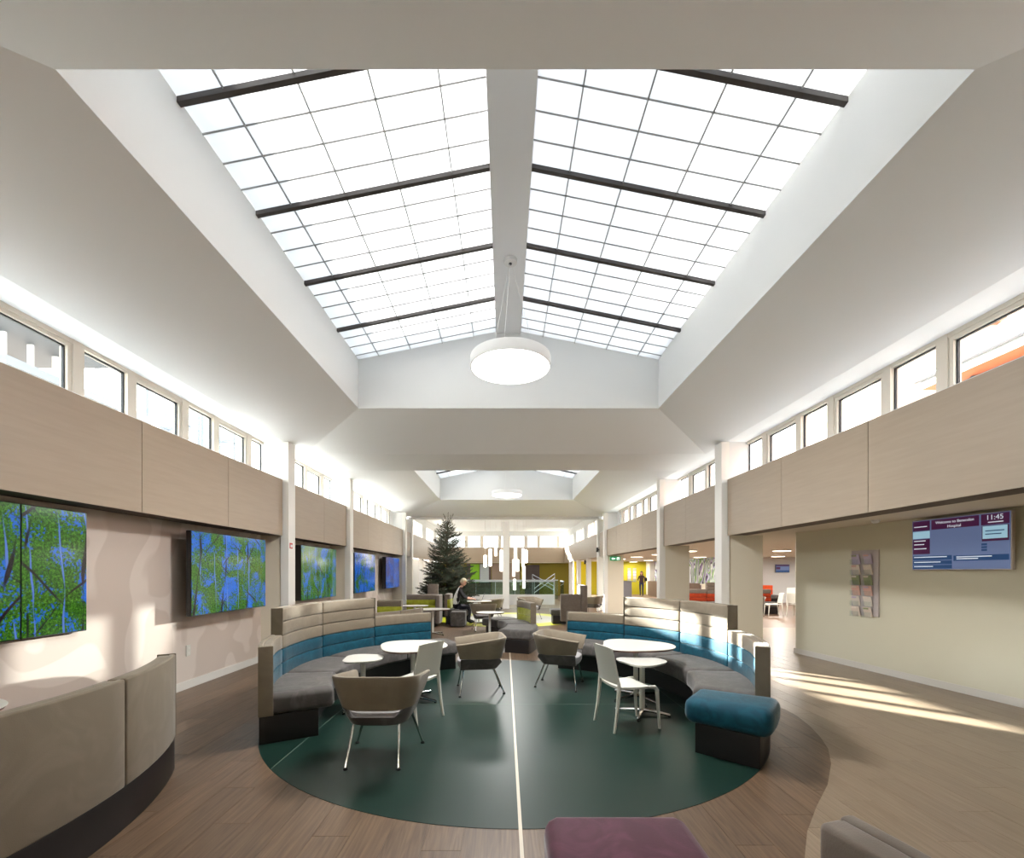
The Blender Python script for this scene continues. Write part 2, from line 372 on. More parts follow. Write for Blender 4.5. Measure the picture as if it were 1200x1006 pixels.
def text(s, size, m, parent, loc, rot=(PI/2, 0, 0), align='LEFT', name='lettering'):
    cu = bpy.data.curves.new(name, 'FONT'); cu.body = s; cu.size = size; cu.align_x = align; cu.extrude = 0.0008
    t = bpy.data.objects.new(name, cu); COL.objects.link(t)
    bpy.context.view_layer.update(); dg = bpy.context.evaluated_depsgraph_get()
    me = bpy.data.meshes.new_from_object(t.evaluated_get(dg)); bpy.data.objects.remove(t)
    me.materials.clear(); me.materials.append(m)
    o = bpy.data.objects.new(name, me); COL.objects.link(o); o.parent = parent; o.location = loc; o.rotation_euler = rot
    return o
def rrect(r0, r1, z0, z1, rad, k=3):
    """rounded rectangle profile in (r,z)"""
    rad = min(rad, (r1-r0)/2*0.98, (z1-z0)/2*0.98); out = []
    for (cr_, cz_, a0) in ((r1-rad, z1-rad, 0), (r0+rad, z1-rad, 90), (r0+rad, z0+rad, 180), (r1-rad, z0+rad, 270)):
        for i in range(k+1):
            a = math.radians(a0+90*i/k); out.append((cr_+rad*math.cos(a), cz_+rad*math.sin(a)))
    return out
def arc_block(mb, r0, r1, z0, z1, a0, a1, rad=0.02, n=None, crown=0.0):
    """cushion swept along an arc (degrees), rounded on every edge; centre at the origin"""
    rm = (r0+r1)/2; L = math.radians(abs(a1-a0))*rm
    n = n or max(4, int(abs(a1-a0)/2.5)); e = min(rad, L*0.3)
    stations = [(0.0, 1.0), (0.12*e, 0.6), (0.4*e, 0.25), (e, 0.0)]
    pos = [(d/L, q) for d, q in stations] + [(e/L+(1-2*e/L)*i/n, 0.0) for i in range(1, n)] + [(1-d/L, q) for d, q in reversed(stations)]
    rings = []
    for t, q in pos:
        a = math.radians(a0+(a1-a0)*t); ins = q*rad
        pr = rrect(r0+ins, r1-ins, z0+ins, z1-ins, max(rad-ins*0.6, 0.003))
        rings.append([(r*math.cos(a), r*math.sin(a), z + (crown*math.sin(PI*t)*max(0, (z-(z0+z1)/2)/(z1-z0)*2) if crown else 0)) for r, z in pr])
    mb.loft(rings); return mb
def round_box(mb, x0, x1, y0, y1, z0, z1, rad=0.02, k=3):
    """box with every edge rounded (loft of rounded rects along x)"""
    rings = []
    for t, q in [(0, 1), (0.12, 0.6), (0.4, 0.25), (1, 0)]:
        rings.append((x0+rad*t, q*rad))
    full = rings + [(x1-(x-x0), q) for x, q in reversed(rings)]
    mb.loft([[(x, r, z) for r, z in rrect(y0+i, y1-i, z0+i, z1-i, max(rad-i*0.6, 0.003), k)] for x, i in full]); return mb
def clip_poly(subject, x0, x1, y0, y1):
    def cl(p, inside, inter):
        out = []
        for i in range(len(p)):
            a, b = p[i-1], p[i]
            if inside(b):
                if not inside(a): out.append(inter(a, b))
                out.append(b)
            elif inside(a): out.append(inter(a, b))
        return out
    def ix(x): return lambda a, b: (x, a[1]+(b[1]-a[1])*(x-a[0])/(b[0]-a[0]))
    def iy(y): return lambda a, b: (a[0]+(b[0]-a[0])*(y-a[1])/(b[1]-a[1]), y)
    p = subject
    for ins, it in ((lambda q: q[0] >= x0, ix(x0)), (lambda q: q[0] <= x1, ix(x1)), (lambda q: q[1] >= y0, iy(y0)), (lambda q: q[1] <= y1, iy(y1))):
        if not p: return []
        p = cl(p, ins, it)
    out = []
    for q in p:
        if not out or abs(q[0]-out[-1][0])+abs(q[1]-out[-1][1]) > 1e-4: out.append(q)
    if len(out) > 1 and abs(out[0][0]-out[-1][0])+abs(out[0][1]-out[-1][1]) < 1e-4: out.pop()
    return out
def area2(p): return abs(sum(p[i-1][0]*p[i][1]-p[i][0]*p[i-1][1] for i in range(len(p))))/2

# ------------------------------------------------------------------ room dimensions (metres; X right, Y away from the camera, Z up)
XP, XW = 3.96, 4.376              # bulkhead face, window / tv wall
ZB, ZT, ZC = 2.253, 3.25, 3.935   # bulkhead bottom, top, ledge ceiling
ZO, ZE, ZR = 4.30, 5.07, 5.53     # skylight opening, glass eave, glass at ridge
XC = 0.055
YBACK = -5.0
def xr_wall(y): return 6.643-0.0973*y   # slightly splayed right wall
RING = (0.085, 5.56)

# ---- floor
fl = struct(MB().box(-4.6, 22, YBACK, 42, -0.2, -0.004).build('floor', mat('screed', (120, 105, 90), 0.8)), 'floor of brown and light oak vinyl planks')
wave = [(1.40, YBACK), (1.42, 1.6), (1.5, 2.1), (1.677, 2.555), (1.864, 2.816), (2.133, 3.124), (2.43, 3.438), (2.73, 3.821), (2.93, 4.14), (3.053, 4.412), (3.17, 4.74), (3.249, 5.065), (3.27, 5.3), (3.24, 5.6), (3.12, 6.2), (2.95, 6.9), (2.9, 8.0), (2.95, 9.2), (3.0, 20.4)]
brown = [(-4.376, YBACK)] + wave + [(-4.376, 20.4)]
light = list(reversed(wave)) + [(1.40, YBACK), (7.2, YBACK), (6.45, 2.0), (5.75, 9.1), (5.75, 13.2), (3.0, 13.2)]
light = [p for p in wave if p[1] <= 9.2] + [(2.97, 13.2), (9.0, 13.2), (9.0, 9.1), (5.74, 9.1), (6.45, 2.0), (7.2, YBACK)]
def planks(zone, m, x0, x1, y0, y1, wd, ln, gap=0.0012):
    i = 0; x = x0
    while x < x1:
        y = y0-((i*0.37) % 1.0)*ln
        while y < y1:
            p = clip_poly(zone, x+gap, x+wd-gap, max(y, y0)+gap, min(y+ln, y1)-gap)
            if len(p) > 2 and area2(p) > 0.002:
                cx_ = sum(q[0] for q in p)/len(p); cy_ = sum(q[1] for q in p)/len(p)
                o = MB().prism([(a-cx_, b-cy_) for a, b in p], -0.004, 0.0).build('plank', m, fl)
                o.location = (cx_, cy_, 0)
            y += ln
        x += wd; i += 1
planks(brown, WOOD_B, -4.376, 3.4, 1.7, 9.4, 0.229, 1.3)
planks(light, WOOD_L, 1.2, 6.6, 1.7, 9.4, 0.229, 1.3)
def far_floor(zone, m, y0, y1, name):
    p = clip_poly(zone, -30, 30, y0, y1)
    o = MB().prism(p, -0.004, 0.0).build(name, m, fl); return o
far_floor(brown, WOOD_B, 9.4, 20.4, 'far_planking'); far_floor(light, WOOD_L, 9.4, 13.2, 'far_planking')
far_floor(brown, WOOD_B, YBACK, 1.7, 'near_planking'); far_floor(light, WOOD_L, YBACK, 1.7, 'near_planking')
MB().box(3.0, 21, 13.2, 41, -0.004, 0).build('cafe_planking', WOOD_R, fl)
MB().box(9.0, 21, 9.1, 13.2, -0.004, 0).build('cafe_planking', WOOD_R, fl)
MB().box(-4.376, 3.0, 20.4, 41, -0.004, 0).build('atrium_planking', WOOD_L, fl)
# green vinyl circle in sheets
gr = struct(MB().prism([(RING[0]+2.718*math.cos(2*PI*i/128), RING[1]+2.718*math.sin(2*PI*i/128)) for i in range(128)], 0.0, 0.0012).build('floor_inlay_green', SEAM), 'round dark green vinyl floor inlay')
circ = [(RING[0]+2.72*math.cos(2*PI*i/160), RING[1]+2.72*math.sin(2*PI*i/160)) for i in range(160)]
xs = [-3.0, -1.9, 0.095, 2.09, 3.0]
for i in range(4):
    for (ya, yb) in ((2.0, 5.523), (5.523, 9.0)):
        p = clip_poly(circ, xs[i]+0.002, xs[i+1]-0.002, ya+0.002, yb-0.002)
        if len(p) > 2: MB().prism(p, 0.0, 0.003).build('vinyl_sheet', GREEN, gr)
for (a, b, c, d) in ((-2.55, 2.7, 5.5205, 5.5255), (-1.9025, -1.8975, 3.75, 7.35), (2.0875, 2.0925, 3.75, 7.35)): MB().box(a, b, c, d, 0.0, 0.0036).build('weld_seam', SEAM, gr)
struct(MB().box(0.085, 0.107, YBACK, 12.0, 0.0, 0.004).build('trim_1', JOINT), 'pale movement joint strip along the floor')
lm = struct(MB().prism([(0.08+2.35*math.cos(2*PI*i/96), 15.7+2.35*math.sin(2*PI*i/96)) for i in range(96)], 0.0, 0.003).build('floor_inlay_lime', LIMEF), 'round lime vinyl floor inlay, reflection painted pale inside')
MB().prism([(0.08+1.72*math.cos(2*PI*i/96), 15.7+1.72*math.sin(2*PI*i/96)) for i in range(96)], 0.003, 0.004).build('vinyl_sheet', mat('painted_pale_reflection', (172, 170, 158), 0.3), lm)  # pale middle paints the bright glass reflection onto the lime floor

# ---- left wall, right wall, back wall
struct(MB().box(-4.6, -XW, YBACK, 19.2, 0, ZB+0.1).build('wall_left', LEAFW), 'satin beige wall with pale leaf pattern behind the screens')
struct(MB().box(-XW, -XW+0.018, YBACK, 19.2, 0.0, 0.11).build('baseboard_left', SKIRT))
rw = MB(); ya, yb = YBACK, 9.08
rw.prism([(xr_wall(ya), ya), (xr_wall(ya)+0.3, ya), (xr_wall(yb)+0.3, yb), (xr_wall(yb)+0.02, yb), (xr_wall(yb), yb-0.05)], 0, 2.5)
struct(rw.build('wall_right', CREAM_R), 'plain ivory wall under the right bulkhead')
struct(MB().prism([(xr_wall(ya)-0.016, ya), (xr_wall(ya), ya), (xr_wall(yb), yb), (xr_wall(yb)-0.016, yb)], 0, 0.10).build('baseboard_right', SKIRT))
struct(MB().box(5.9, 14, 9.0, 9.06, 0, 2.5).build('wall_cafe_near', CREAM))
bw = MB(); bw.box(-4.6, 7.5, YBACK-0.2, YBACK, 0, 4.4)
struct(bw.build('wall_back', CREAM))

# ---- bulkheads with oak veneer panels, posts, piers, fins
joints = [-4.9, -2.8, -1.25, 0.30, 1.85, 3.40, 4.98, 6.54, 8.13]
bays = [joints, [8.45, 10.0, 11.40], [11.66, 13.2, 14.7, 16.2, 17.75], [18.05, 19.1]]
for sgn, side in ((-1, 'left'), (1, 'right')):
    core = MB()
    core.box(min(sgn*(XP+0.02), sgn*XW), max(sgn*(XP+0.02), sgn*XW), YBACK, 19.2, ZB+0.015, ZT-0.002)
    bo = struct(core.build('wall_bulkhead_'+side, SOFFIT_SHADE), 'bulkhead clad in pale oak veneer panels')
    for bay in bays:
        for a, b in zip(bay[:-1], bay[1:]):
            g = 0.004; x0, x1 = sorted((sgn*XP, sgn*(XP+0.019)))
            o = MB().box(x0, x1, -(b-a)/2+g, (b-a)/2-g, ZB, ZT).build('wood_panel', PANEL, bo); o.location = (0, (a+b)/2, 0)
        x0, x1 = sorted((sgn*(XP+0.0195), sgn*XW)); MB().box(x0, x1, bay[0], bay[-1], ZT-0.002, ZT+0.012).build('ledge_board', W_CEIL, bo)
    # posts + piers
    for k, (a, b) in enumerate(((8.16, 8.42), (11.42, 11.64), (17.78, 18.02))):
        x0, x1 = sorted((sgn*(XP-0.09), sgn*(XP+0.05)))
        struct(MB().box(x0, x1, a, b, 0, ZC).build('column_'+side, W_POST), 'slim white square column')
        x0, x1 = sorted((sgn*(XP+0.05), sgn*(XP+0.66 if sgn > 0 else XW)))
        struct(MB().box(x0, x1, a+0.02, b+0.12, 0, ZB+0.01).build('pier_'+side, CREAM), 'cream wall pier beside the white column')
        x0, x1 = sorted((sgn*(XP+0.05), sgn*XW))
        struct(MB().box(x0, x1, a+0.02, b-0.02, ZT, ZC).build('fin_'+side, W_WELL))
# ---- clerestory windows
def clerestory(sgn, y0, y1, idx, name, start):
    """alternating opening sashes and fixed lights along the ledge wall"""
    x = sgn*XW; root = struct(bpy.data.objects.new(name, None)); COL.objects.link(root); root.location = (x, y0, ZT)
    L = y1-y0; zb_, zt_ = -0.35, ZC-ZT
    fm = MB(); fm.box(-0.05, 0.05, 0, L, zt_-0.045, zt_); fm.box(-0.05, 0.05, 0, L, zb_, zb_+0.05)
    fm.build('frame', FRAME, root)
    y = start-y0; k = 0
    while y > 0: y -= 1.55
    seq = []
    while y < L:
        seq.append((y, y+0.79, True)); seq.append((y+0.91, y+1.45, False)); y += 1.55
    for a, b, op in seq:
        a2, b2 = max(a, 0.0), min(b, L)
        for (m0, m1) in (((a-0.10, a),) if op else ((a-0.12, a),)):
            m0c, m1c = max(m0, 0), min(m1, L)
            if m1c-m0c > 0.01: MB().box(-0.055, 0.055, m0c, m1c, zb_, zt_).build('mullion', FRAME, root)
        if b2-a2 < 0.08: continue
        if op:
            s = MB(); s.box(-0.04, 0.04, a2+0.002, a2+0.045, zb_, zt_-0.04); s.box(-0.04, 0.04, b2-0.045, b2-0.002, zb_, zt_-0.04)
            s.box(-0.04, 0.04, a2+0.045, b2-0.045, zt_-0.085, zt_-0.046)
            so = s.build('sash', FRAME, root); i0 = 0.045; top = zt_-0.085
        else: so = root; i0 = 0.0; top = zt_-0.046
        g = MB(); g.box(-0.012, 0.012, a2+i0, a2+i0+0.014, zb_, top); g.box(-0.012, 0.012, b2-i0-0.014, b2-i0, zb_, top); g.box(-0.012, 0.012, a2+i0+0.014, b2-i0-0.014, top-0.014, top)
        g.build('gasket', GASKET, so)
        MB().box(-0.004, 0.004, a2+i0+0.014, b2-i0-0.014, zb_+0.05, top-0.014).build('pane', GLASS, so)
    return root
n = 1
for sgn in (-1, 1):
    sh = 0.0 if sgn < 0 else -0.11
    for (a, b) in ((YBACK, 8.17), (8.42, 11.42), (11.64, 17.3)):
        clerestory(sgn, a, b, n, 'window_%d' % n, sh+(3.78 if a < 8 else 9.98 if a < 10 else 13.08)); n += 1
    for (a, b) in ((17.3, 17.8), (18.0, 19.2)):
        x0, x1 = sorted((sgn*XW, sgn*(XW+0.1))); struct(MB().box(x0, x1, a, b, ZT-0.3, ZC).build('wall_infill', W_WELL))
    x0, x1 = sorted((sgn*(XW-0.0), sgn*(XW+0.22))); struct(MB().box(x0, x1, YBACK, 19.2, ZB+0.1, ZT-0.35).build('wall_sill_'+('left' if sgn < 0 else 'right'), W_WELL))
    x0, x1 = sorted((sgn*XP, sgn*(XW+0.1))); struct(MB().box(x0, x1, YBACK, 19.2, ZC, ZC+0.1).build('ceiling_ledge_'+('left' if sgn < 0 else 'right'), W_CEIL))

# ---- hipped ceiling with two skylight wells
HB = 2.467
wells = [(4.98, 2.53), (14.50, 2.53)]     # centre Y, half length
ce = MB()
def ring4(hx, hy, cyy, z, cx0): return [(cx0-hx, cyy-hy, z), (cx0+hx, cyy-hy, z), (cx0+hx, cyy+hy, z), (cx0-hx, cyy+hy, z)]
for cyy, hl in wells:
    o = [(-XP, cyy-hl-1.5, ZC), (XP, cyy-hl-1.5, ZC), (XP, cyy+hl+1.5, ZC), (-XP, cyy+hl+1.5, ZC)]
    i = ring4(HB, hl, cyy, ZO, XC)
    for k in range(4): ce.quad(o[k], o[(k+1) % 4], i[(k+1) % 4], i[k])
ce.quad((-XP, 4.98+2.53+1.5, ZC), (XP, 4.98+2.53+1.5, ZC), (XP, 14.5-2.53-1.5, ZC), (-XP, 14.5-2.53-1.5, ZC))
ce.quad((-XP, 14.5+4.03, ZC), (XP, 14.5+4.03, ZC), (XP, 19.2, ZC), (-XP, 19.2, ZC))
ce.quad((-XP, YBACK, ZC), (XP, YBACK, ZC), (XP, 4.98-4.03, ZC), (-XP, 4.98-4.03, ZC))
co_ = ce.build('ceiling', W_CEIL); struct(co_, 'hipped white plaster ceiling around the skylight wells')
RB = 0.204
def ze(x): return ZR-(abs(x-XC)-RB)*(ZR-ZE)/(HB-RB)
for wi, (cyy, hl) in enumerate(wells):
    wl = MB(); x0, x1, y0, y1 = XC-HB, XC+HB, cyy-hl, cyy+hl
    wl.quad((x0, y0, ZO), (x0, y1, ZO), (x0, y1, ZE+0.3), (x0, y0, ZE+0.3)); wl.quad((x1, y0, ZO), (x1, y1, ZO), (x1, y1, ZE+0.3), (x1, y0, ZE+0.3))
    for y in (y0, y1): wl.add([(x0, y, ZO), (x1, y, ZO), (x1, y, ZE+0.3), (XC+RB, y, ZR+0.3), (XC-RB, y, ZR+0.3), (x0, y, ZE+0.3)], [tuple(range(6))])
    struct(wl.build('wall_skylight_well_%d' % (wi+1), W_WELL), 'white plaster skylight well')
    sk = struct(bpy.data.objects.new('window_skylight_%d' % (wi+1), None)); COL.objects.link(sk); sk.location = (XC, cyy, ZE); sk['label'] = 'pitched opal glazed skylight with dark bars'
    MB().box(-RB, RB, -hl, hl, ZR-ZE, ZR-ZE+0.3).build('ridge_beam', W_CEIL, sk)
    step = 1.063/4; ystart = 3.375-4.98; rows = []
    y = ystart
    while y > -hl: y -= 1.063
    sub = 4 if wi == 0 else 1
    ys = [];
    while y < hl+1e-6:
        for q in range(sub): ys.append((y+q*1.063/sub, q == 0))
        y += 1.063
    xsf = [0.0, 0.150, 0.380, 0.610, 0.838, 1.0]
    Wd = HB-RB; pm = {}
    for sgn in (-1, 1):
        for a, b in zip(xsf[:-1], xsf[1:]):
            xa, xb = sgn*(HB-a*Wd), sgn*(HB-b*Wd); za, zb_ = a*(ZR-ZE), b*(ZR-ZE)
            edges = [q[0] for q in ys] + [ys[-1][0]+1.063/sub]
            for (p0, p1) in zip(edges[:-1], edges[1:]):
                q0, q1 = max(p0, -hl), min(p1, hl)
                if q1-q0 < 0.02: continue
                key = (sgn, a, round(q1-q0, 3))
                if key not in pm:
                    h2 = (q1-q0)/2; ob = MB(); t = 0.012
                    ob.add([(xa, -h2, za), (xb, -h2, zb_), (xb, h2, zb_), (xa, h2, za), (xa, -h2, za+t), (xb, -h2, zb_+t), (xb, h2, zb_+t), (xa, h2, za+t)], [(0, 1, 2, 3), (7, 6, 5, 4), (0, 4, 5, 1), (1, 5, 6, 2), (2, 6, 7, 3), (3, 7, 4, 0)])
                    o = ob.build('pane', TRANSL, sk); o.location = (0, (q0+q1)/2, 0.03); pm[key] = o
                else: share(pm[key], 'pane', sk, (0, (q0+q1)/2, 0.03))
        for a in xsf[1:-1]:
            x = sgn*(HB-a*Wd); z = a*(ZR-ZE); MB().box(x-0.0045, x+0.0045, -hl, hl, z+0.016, z+0.03).build('glazing_bar', BAR_T, sk)
        def cross(hw, d, m, nm, y):
            xa, xb = sgn*HB, sgn*RB; z1 = ZR-ZE; b = MB()
            b.add([(xa, -hw, -d), (xb, -hw, z1-d), (xb, hw, z1-d), (xa, hw, -d), (xa, -hw, 0.03), (xb, -hw, z1+0.03), (xb, hw, z1+0.03), (xa, hw, 0.03)], [(0, 1, 2, 3), (7, 6, 5, 4), (0, 4, 5, 1), (1, 5, 6, 2), (2, 6, 7, 3), (3, 7, 4, 0)])
            o = b.build(nm, m, sk); o.location = (0, y, 0); return o
        thin = thick = None
        for y, big in ys:
            if abs(y) > hl-0.03: continue
            if big:
                if thick is None: thick = cross(0.022, 0.012, BAR_D, 'dark_glazing_bar', y)
                else: share(thick, 'dark_glazing_bar', sk, (0, y, 0))
            else:
                if thin is None: thin = cross(0.0035, -0.018, BAR_T, 'glazing_bar', y)
                else: share(thin, 'glazing_bar', sk, (0, y, 0))

# ---- end of the hall: header, central column, atrium beyond
struct(MB().box(-XP, XP, 19.2, 19.45, 3.84, 4.3).build('wall_header', W_WELL), 'white header beam over the hall end')
struct(MB().box(-0.10, 0.19, 20.1, 20.4, 0, 3.84).build('column_end', W_POST), 'white square column in the middle of the hall end')
for sgn, side in ((-1, 'left'), (1, 'right')):
    x0, x1 = sorted((sgn*(XP-0.05), sgn*(XP+0.42))); struct(MB().box(x0, x1, 19.2, 19.45, 0 if sgn > 0 else 0, 3.84).build('column_end_'+side, W_POST), 'white column at the hall end')
    x0, x1 = sorted((sgn*XP, sgn*(XP+0.2))); b = struct(MB().box(x0, x1, 19.45, 30.6, ZB, ZT).build('wall_atrium_'+side, PANEL))
    for a in (22.0, 25.0, 28.0): struct(MB().box(x0, x1, a, a+0.3, 0, ZB).build('column_atrium_'+side, W_POST), 'white atrium column beside the stair void')
struct(MB().box(-4.6, -4.4, 19.45, 30.6, 0, ZB).build('wall_atrium_low_left', W_WELL))
# far wall of the atrium
fw = MB(); fw.box(-4.4, 4.4, 30.6, 30.8, ZB, ZT); struct(fw.build('wall_far_band', PANEL), 'pale oak band on the far atrium wall')
struct(MB().box(-4.4, 4.4, 31.2, 31.4, 0, ZB+0.1).build('wall_far', OLIVE_D), 'dark olive wall at the far side of the atrium')
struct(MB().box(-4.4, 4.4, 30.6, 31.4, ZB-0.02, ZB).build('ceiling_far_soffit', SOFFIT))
struct(MB().box(1.35, 2.35, 31.12, 31.2, 0, 2.1).build('door_1', DARKW), 'dark double door in the olive wall')
struct(MB().box(-0.9, 1.0, 31.1, 31.2, 0, 2.2).build('wall_notice_board', mat('taupe_board', (150, 132, 118), 0.8)))
struct(MB().box(-2.6, -0.95, 31.12, 31.2, 0, 2.2).build('door_2', mat('brown_glazed_doors', (86, 70, 66), 0.5)))
pb = tag(MB().box(-2.35, -1.75, 31.06, 31.12, 0.9, 2.15).build('lime_poster', mat('lime_print', (120, 180, 20), 0.6)), 'bright green poster on the brown doors beyond the tree', 'poster')
pb = tag(MB().box(-1.7, -1.1, 31.06, 31.12, 0.9, 2.15).build('pale_poster', mat('pale_print', (170, 180, 186), 0.6)), 'pale grey poster beside the green poster', 'poster')
fw = struct(bpy.data.objects.new('window_far', None)); COL.objects.link(fw); fw.location = (0, 30.7, ZT)
fm = MB(); fm.box(-4.4, 4.4, -0.06, 0.06, 0.0, 0.04); fm.box(-4.4, 4.4, -0.06, 0.06, 0.76, 1.2); fm.build('frame', W_WELL, fw)
for x in (-4.0, -2.6, -1.55, -0.35, 0.25, 1.4, 2.25, 3.55):
    MB().box(x-0.12, x+0.12, -0.06, 0.06, 0.04, 0.76).build('mullion', FRAME, fw)
MB().box(-4.4, 4.4, -0.005, 0.005, 0.04, 0.76).build('pane', GLASS, fw)
struct(MB().box(-4.4, 4.4, 19.45, 31.4, 4.35, 4.45).build('ceiling_atrium', W_CEIL))
for sgn, side in ((-1, 'left'), (1, 'right')):
    wr_ = struct(bpy.data.objects.new('window_atrium_'+side, None)); COL.objects.link(wr_); wr_.location = (sgn*4.2, 19.5, ZT)
    fm = MB(); fm.box(-0.05, 0.05, 0, 11, 0.72, 1.1)
    for a in (0.0, 3.4, 7.0, 10.5): fm.box(-0.05, 0.05, a, a+1.2, 0, 0.72)
    fm.build('frame', W_WELL, wr_)
    for a in (1.9, 2.6, 5.3, 6.2, 8.9, 9.7): MB().box(-0.05, 0.05, a, a+0.1, 0, 0.72).build('mullion', FRAME, wr_)
    MB().box(-0.004, 0.004, 0, 11, 0, 0.72).build('pane', GLASS, wr_)
# balustrade around the stair void
up = struct(MB().box(-3.4, 2.45, 22.5, 22.7, 0, 0.5).build('wall_upstand', W_WELL), 'low white upstand around the stair void')
bal = thing('glass_balustrade', 'green tinted glass balustrade with steel rail above the white upstand', 'balustrade', (0, 22.6, 0.498))
pp = None
for i in range(6):
    x = -3.4+i*0.975
    if pp is None: pp = MB().box(0.01, 0.965, -0.008, 0.008, 0.0, 0.62).build('glass_panel', GLASS_G, bal); pp.location = (x, 0, 0)
    else: share(pp, 'glass_panel', bal, (x, 0, 0))
MB().tube([(-3.4, 0, 0.65), (2.45, 0, 0.65)], 0.03).build('handrail', STEELB, bal)
for i in range(7): MB().tube([(-3.38+i*0.968, 0.14, -0.498), (-3.38+i*0.968, 0.14, 0.5), (-3.38+i*0.968, 0.0, 0.65)], 0.014, 6).build('post', STEELB, bal)
bal2 = thing('stair_balustrade', 'green tinted glass balustrade along the far side of the stair void', 'balustrade', (0, 27.5, 0.0))
pp = None
for i in range(6):
    x = -3.4+i*1.1
    if pp is None: pp = MB().box(0.01, 1.09, -0.008, 0.008, 0.0, 1.1).build('glass_panel', GLASS_G, bal2); pp.location = (x, 0, 0)
    else: share(pp, 'glass_panel', bal2, (x, 0, 0))
MB().tube([(-3.4, 0, 1.12), (3.2, 0, 1.12)], 0.03).build('handrail', STEELB, bal2)
bal3 = thing('side_balustrade', 'green tinted glass balustrade panel standing near the end column', 'balustrade', (2.75, 21.4, 0))
MB().box(-0.008, 0.008, 0, 1.2, 0, 1.15).build('glass_panel', GLASS_G, bal3); MB().tube([(0, 0, 1.17), (0, 1.2, 1.17)], 0.03).build('handrail', STEELB, bal3)
for k, (a, b, lab) in enumerate((((1.5, 23.4, 0.55), (2.75, 25.3, 1.3), 'rising steel stair handrail inside the void, nearer flight'), ((2.75, 25.6, 0.6), (1.6, 26.6, 1.25), 'rising steel stair handrail inside the void, farther flight'))):
    st = thing('stair_handrail', lab, 'handrail', a); d = Vector(b)-Vector(a); d2 = Vector((0, 0, 0.22))
    MB().tube([(0, 0, 0), d], 0.02).build('rail', STEELB, st); MB().tube([d2, d+d2], 0.02).build('rail', STEELB, st); MB().tube([(0, 0, -a[2]), d2], 0.012).build('post', STEELB, st); MB().tube([d-Vector((0, 0, d.z+a[2])), d+d2], 0.012).build('post', STEELB, st)

# ---- side cafe area on the right
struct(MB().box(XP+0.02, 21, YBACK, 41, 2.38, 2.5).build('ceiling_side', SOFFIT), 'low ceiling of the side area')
struct(MB().box(10.6, 12.3, 22.2, 33.0, 0, 2.38).build('wall_mural_block', CREAM))
mu = tag(MB().box(10.53, 10.56, 22.3, 32.1, 0.55, 2.36).build('mural', MURAL), 'large woodland mural print in green, lilac and black on the side wall', 'mural')
struct(MB().box(5.0, 10.6, 33.0, 33.2, 0, 2.38).build('wall_olive', OLIVE), 'bright olive yellow wall behind the walking woman')
struct(MB().box(10.2, 10.6, 32.2, 33.0, 0, 2.38).build('wall_olive_return', W_POST))
struct(MB().box(12.3, 20, 24.0, 24.2, 0, 2.38).build('wall_cafe_white', W_WELL), 'white wall of the far cafe room')
struct(MB().box(20, 20.2, 9, 24.2, 0, 2.38).build('wall_cafe_end', W_WELL))
tag(MB().box(6.5, 7.5, 27.0, 27.6, 0, 1.05).box(6.45, 7.55, 26.95, 27.65, 1.05, 1.09).build('reception_counter', GREYD), 'grey reception counter in front of the olive wall', 'counter')
tag(MB().box(9.85, 10.5, 24.5, 31.5, 0, 1.0).build('low_cabinet', BROWNU), 'long brown cabinet under the woodland mural', 'cabinet')
tag(MB().box(10.15, 10.5, 22.6, 23.6, 0, 0.95).box(10.1, 10.5, 22.55, 23.65, 0.95, 1.0).build('drinks_counter', CREAM), 'cream counter against the near end of the mural', 'counter')
fl_pos = [(6.3, 12.6), (6.3, 15.7), (6.3, 18.7), (6.3, 21.8), (6.3, 24.9), (9.4, 12.6), (9.4, 15.5), (9.4, 18.7), (9.4, 22.0), (8.8, 28.0), (9.0, 32.0), (12.5, 15.5), (12.5, 20.9), (16, 20.9)]
first = None
for x, y in fl_pos:
    if first is None:
        first = thing('ceiling_light', 'flush round ceiling light in the low side ceiling', 'light', (x, y, 2.38), 0, 'flush lights of the side area')
        MB().lathe([(0.30, 0.0), (0.30, -0.05), (0.28, -0.06)], 28).build('rim', LAMPW, first); MB().lathe([(0.275, -0.058), (0.26, -0.066), (0.0, -0.07)], 28).build('diffuser', DOWNE, first); t = first
    else: t = dup(first, (x, y, 2.38), 0, first['label'], 'flush lights of the side area')
    la = bpy.data.lights.new('flush_lamp', 'AREA'); la.shape = 'DISK'; la.size = 0.5; la.energy = 24 if x > 12 else 15 if y < 30 else 12; la.color = (1.0, 0.95, 0.87)
    lo = bpy.data.objects.new('flush_lamp', la); COL.objects.link(lo); lo.parent = t; lo.location = (0, 0, -0.08)

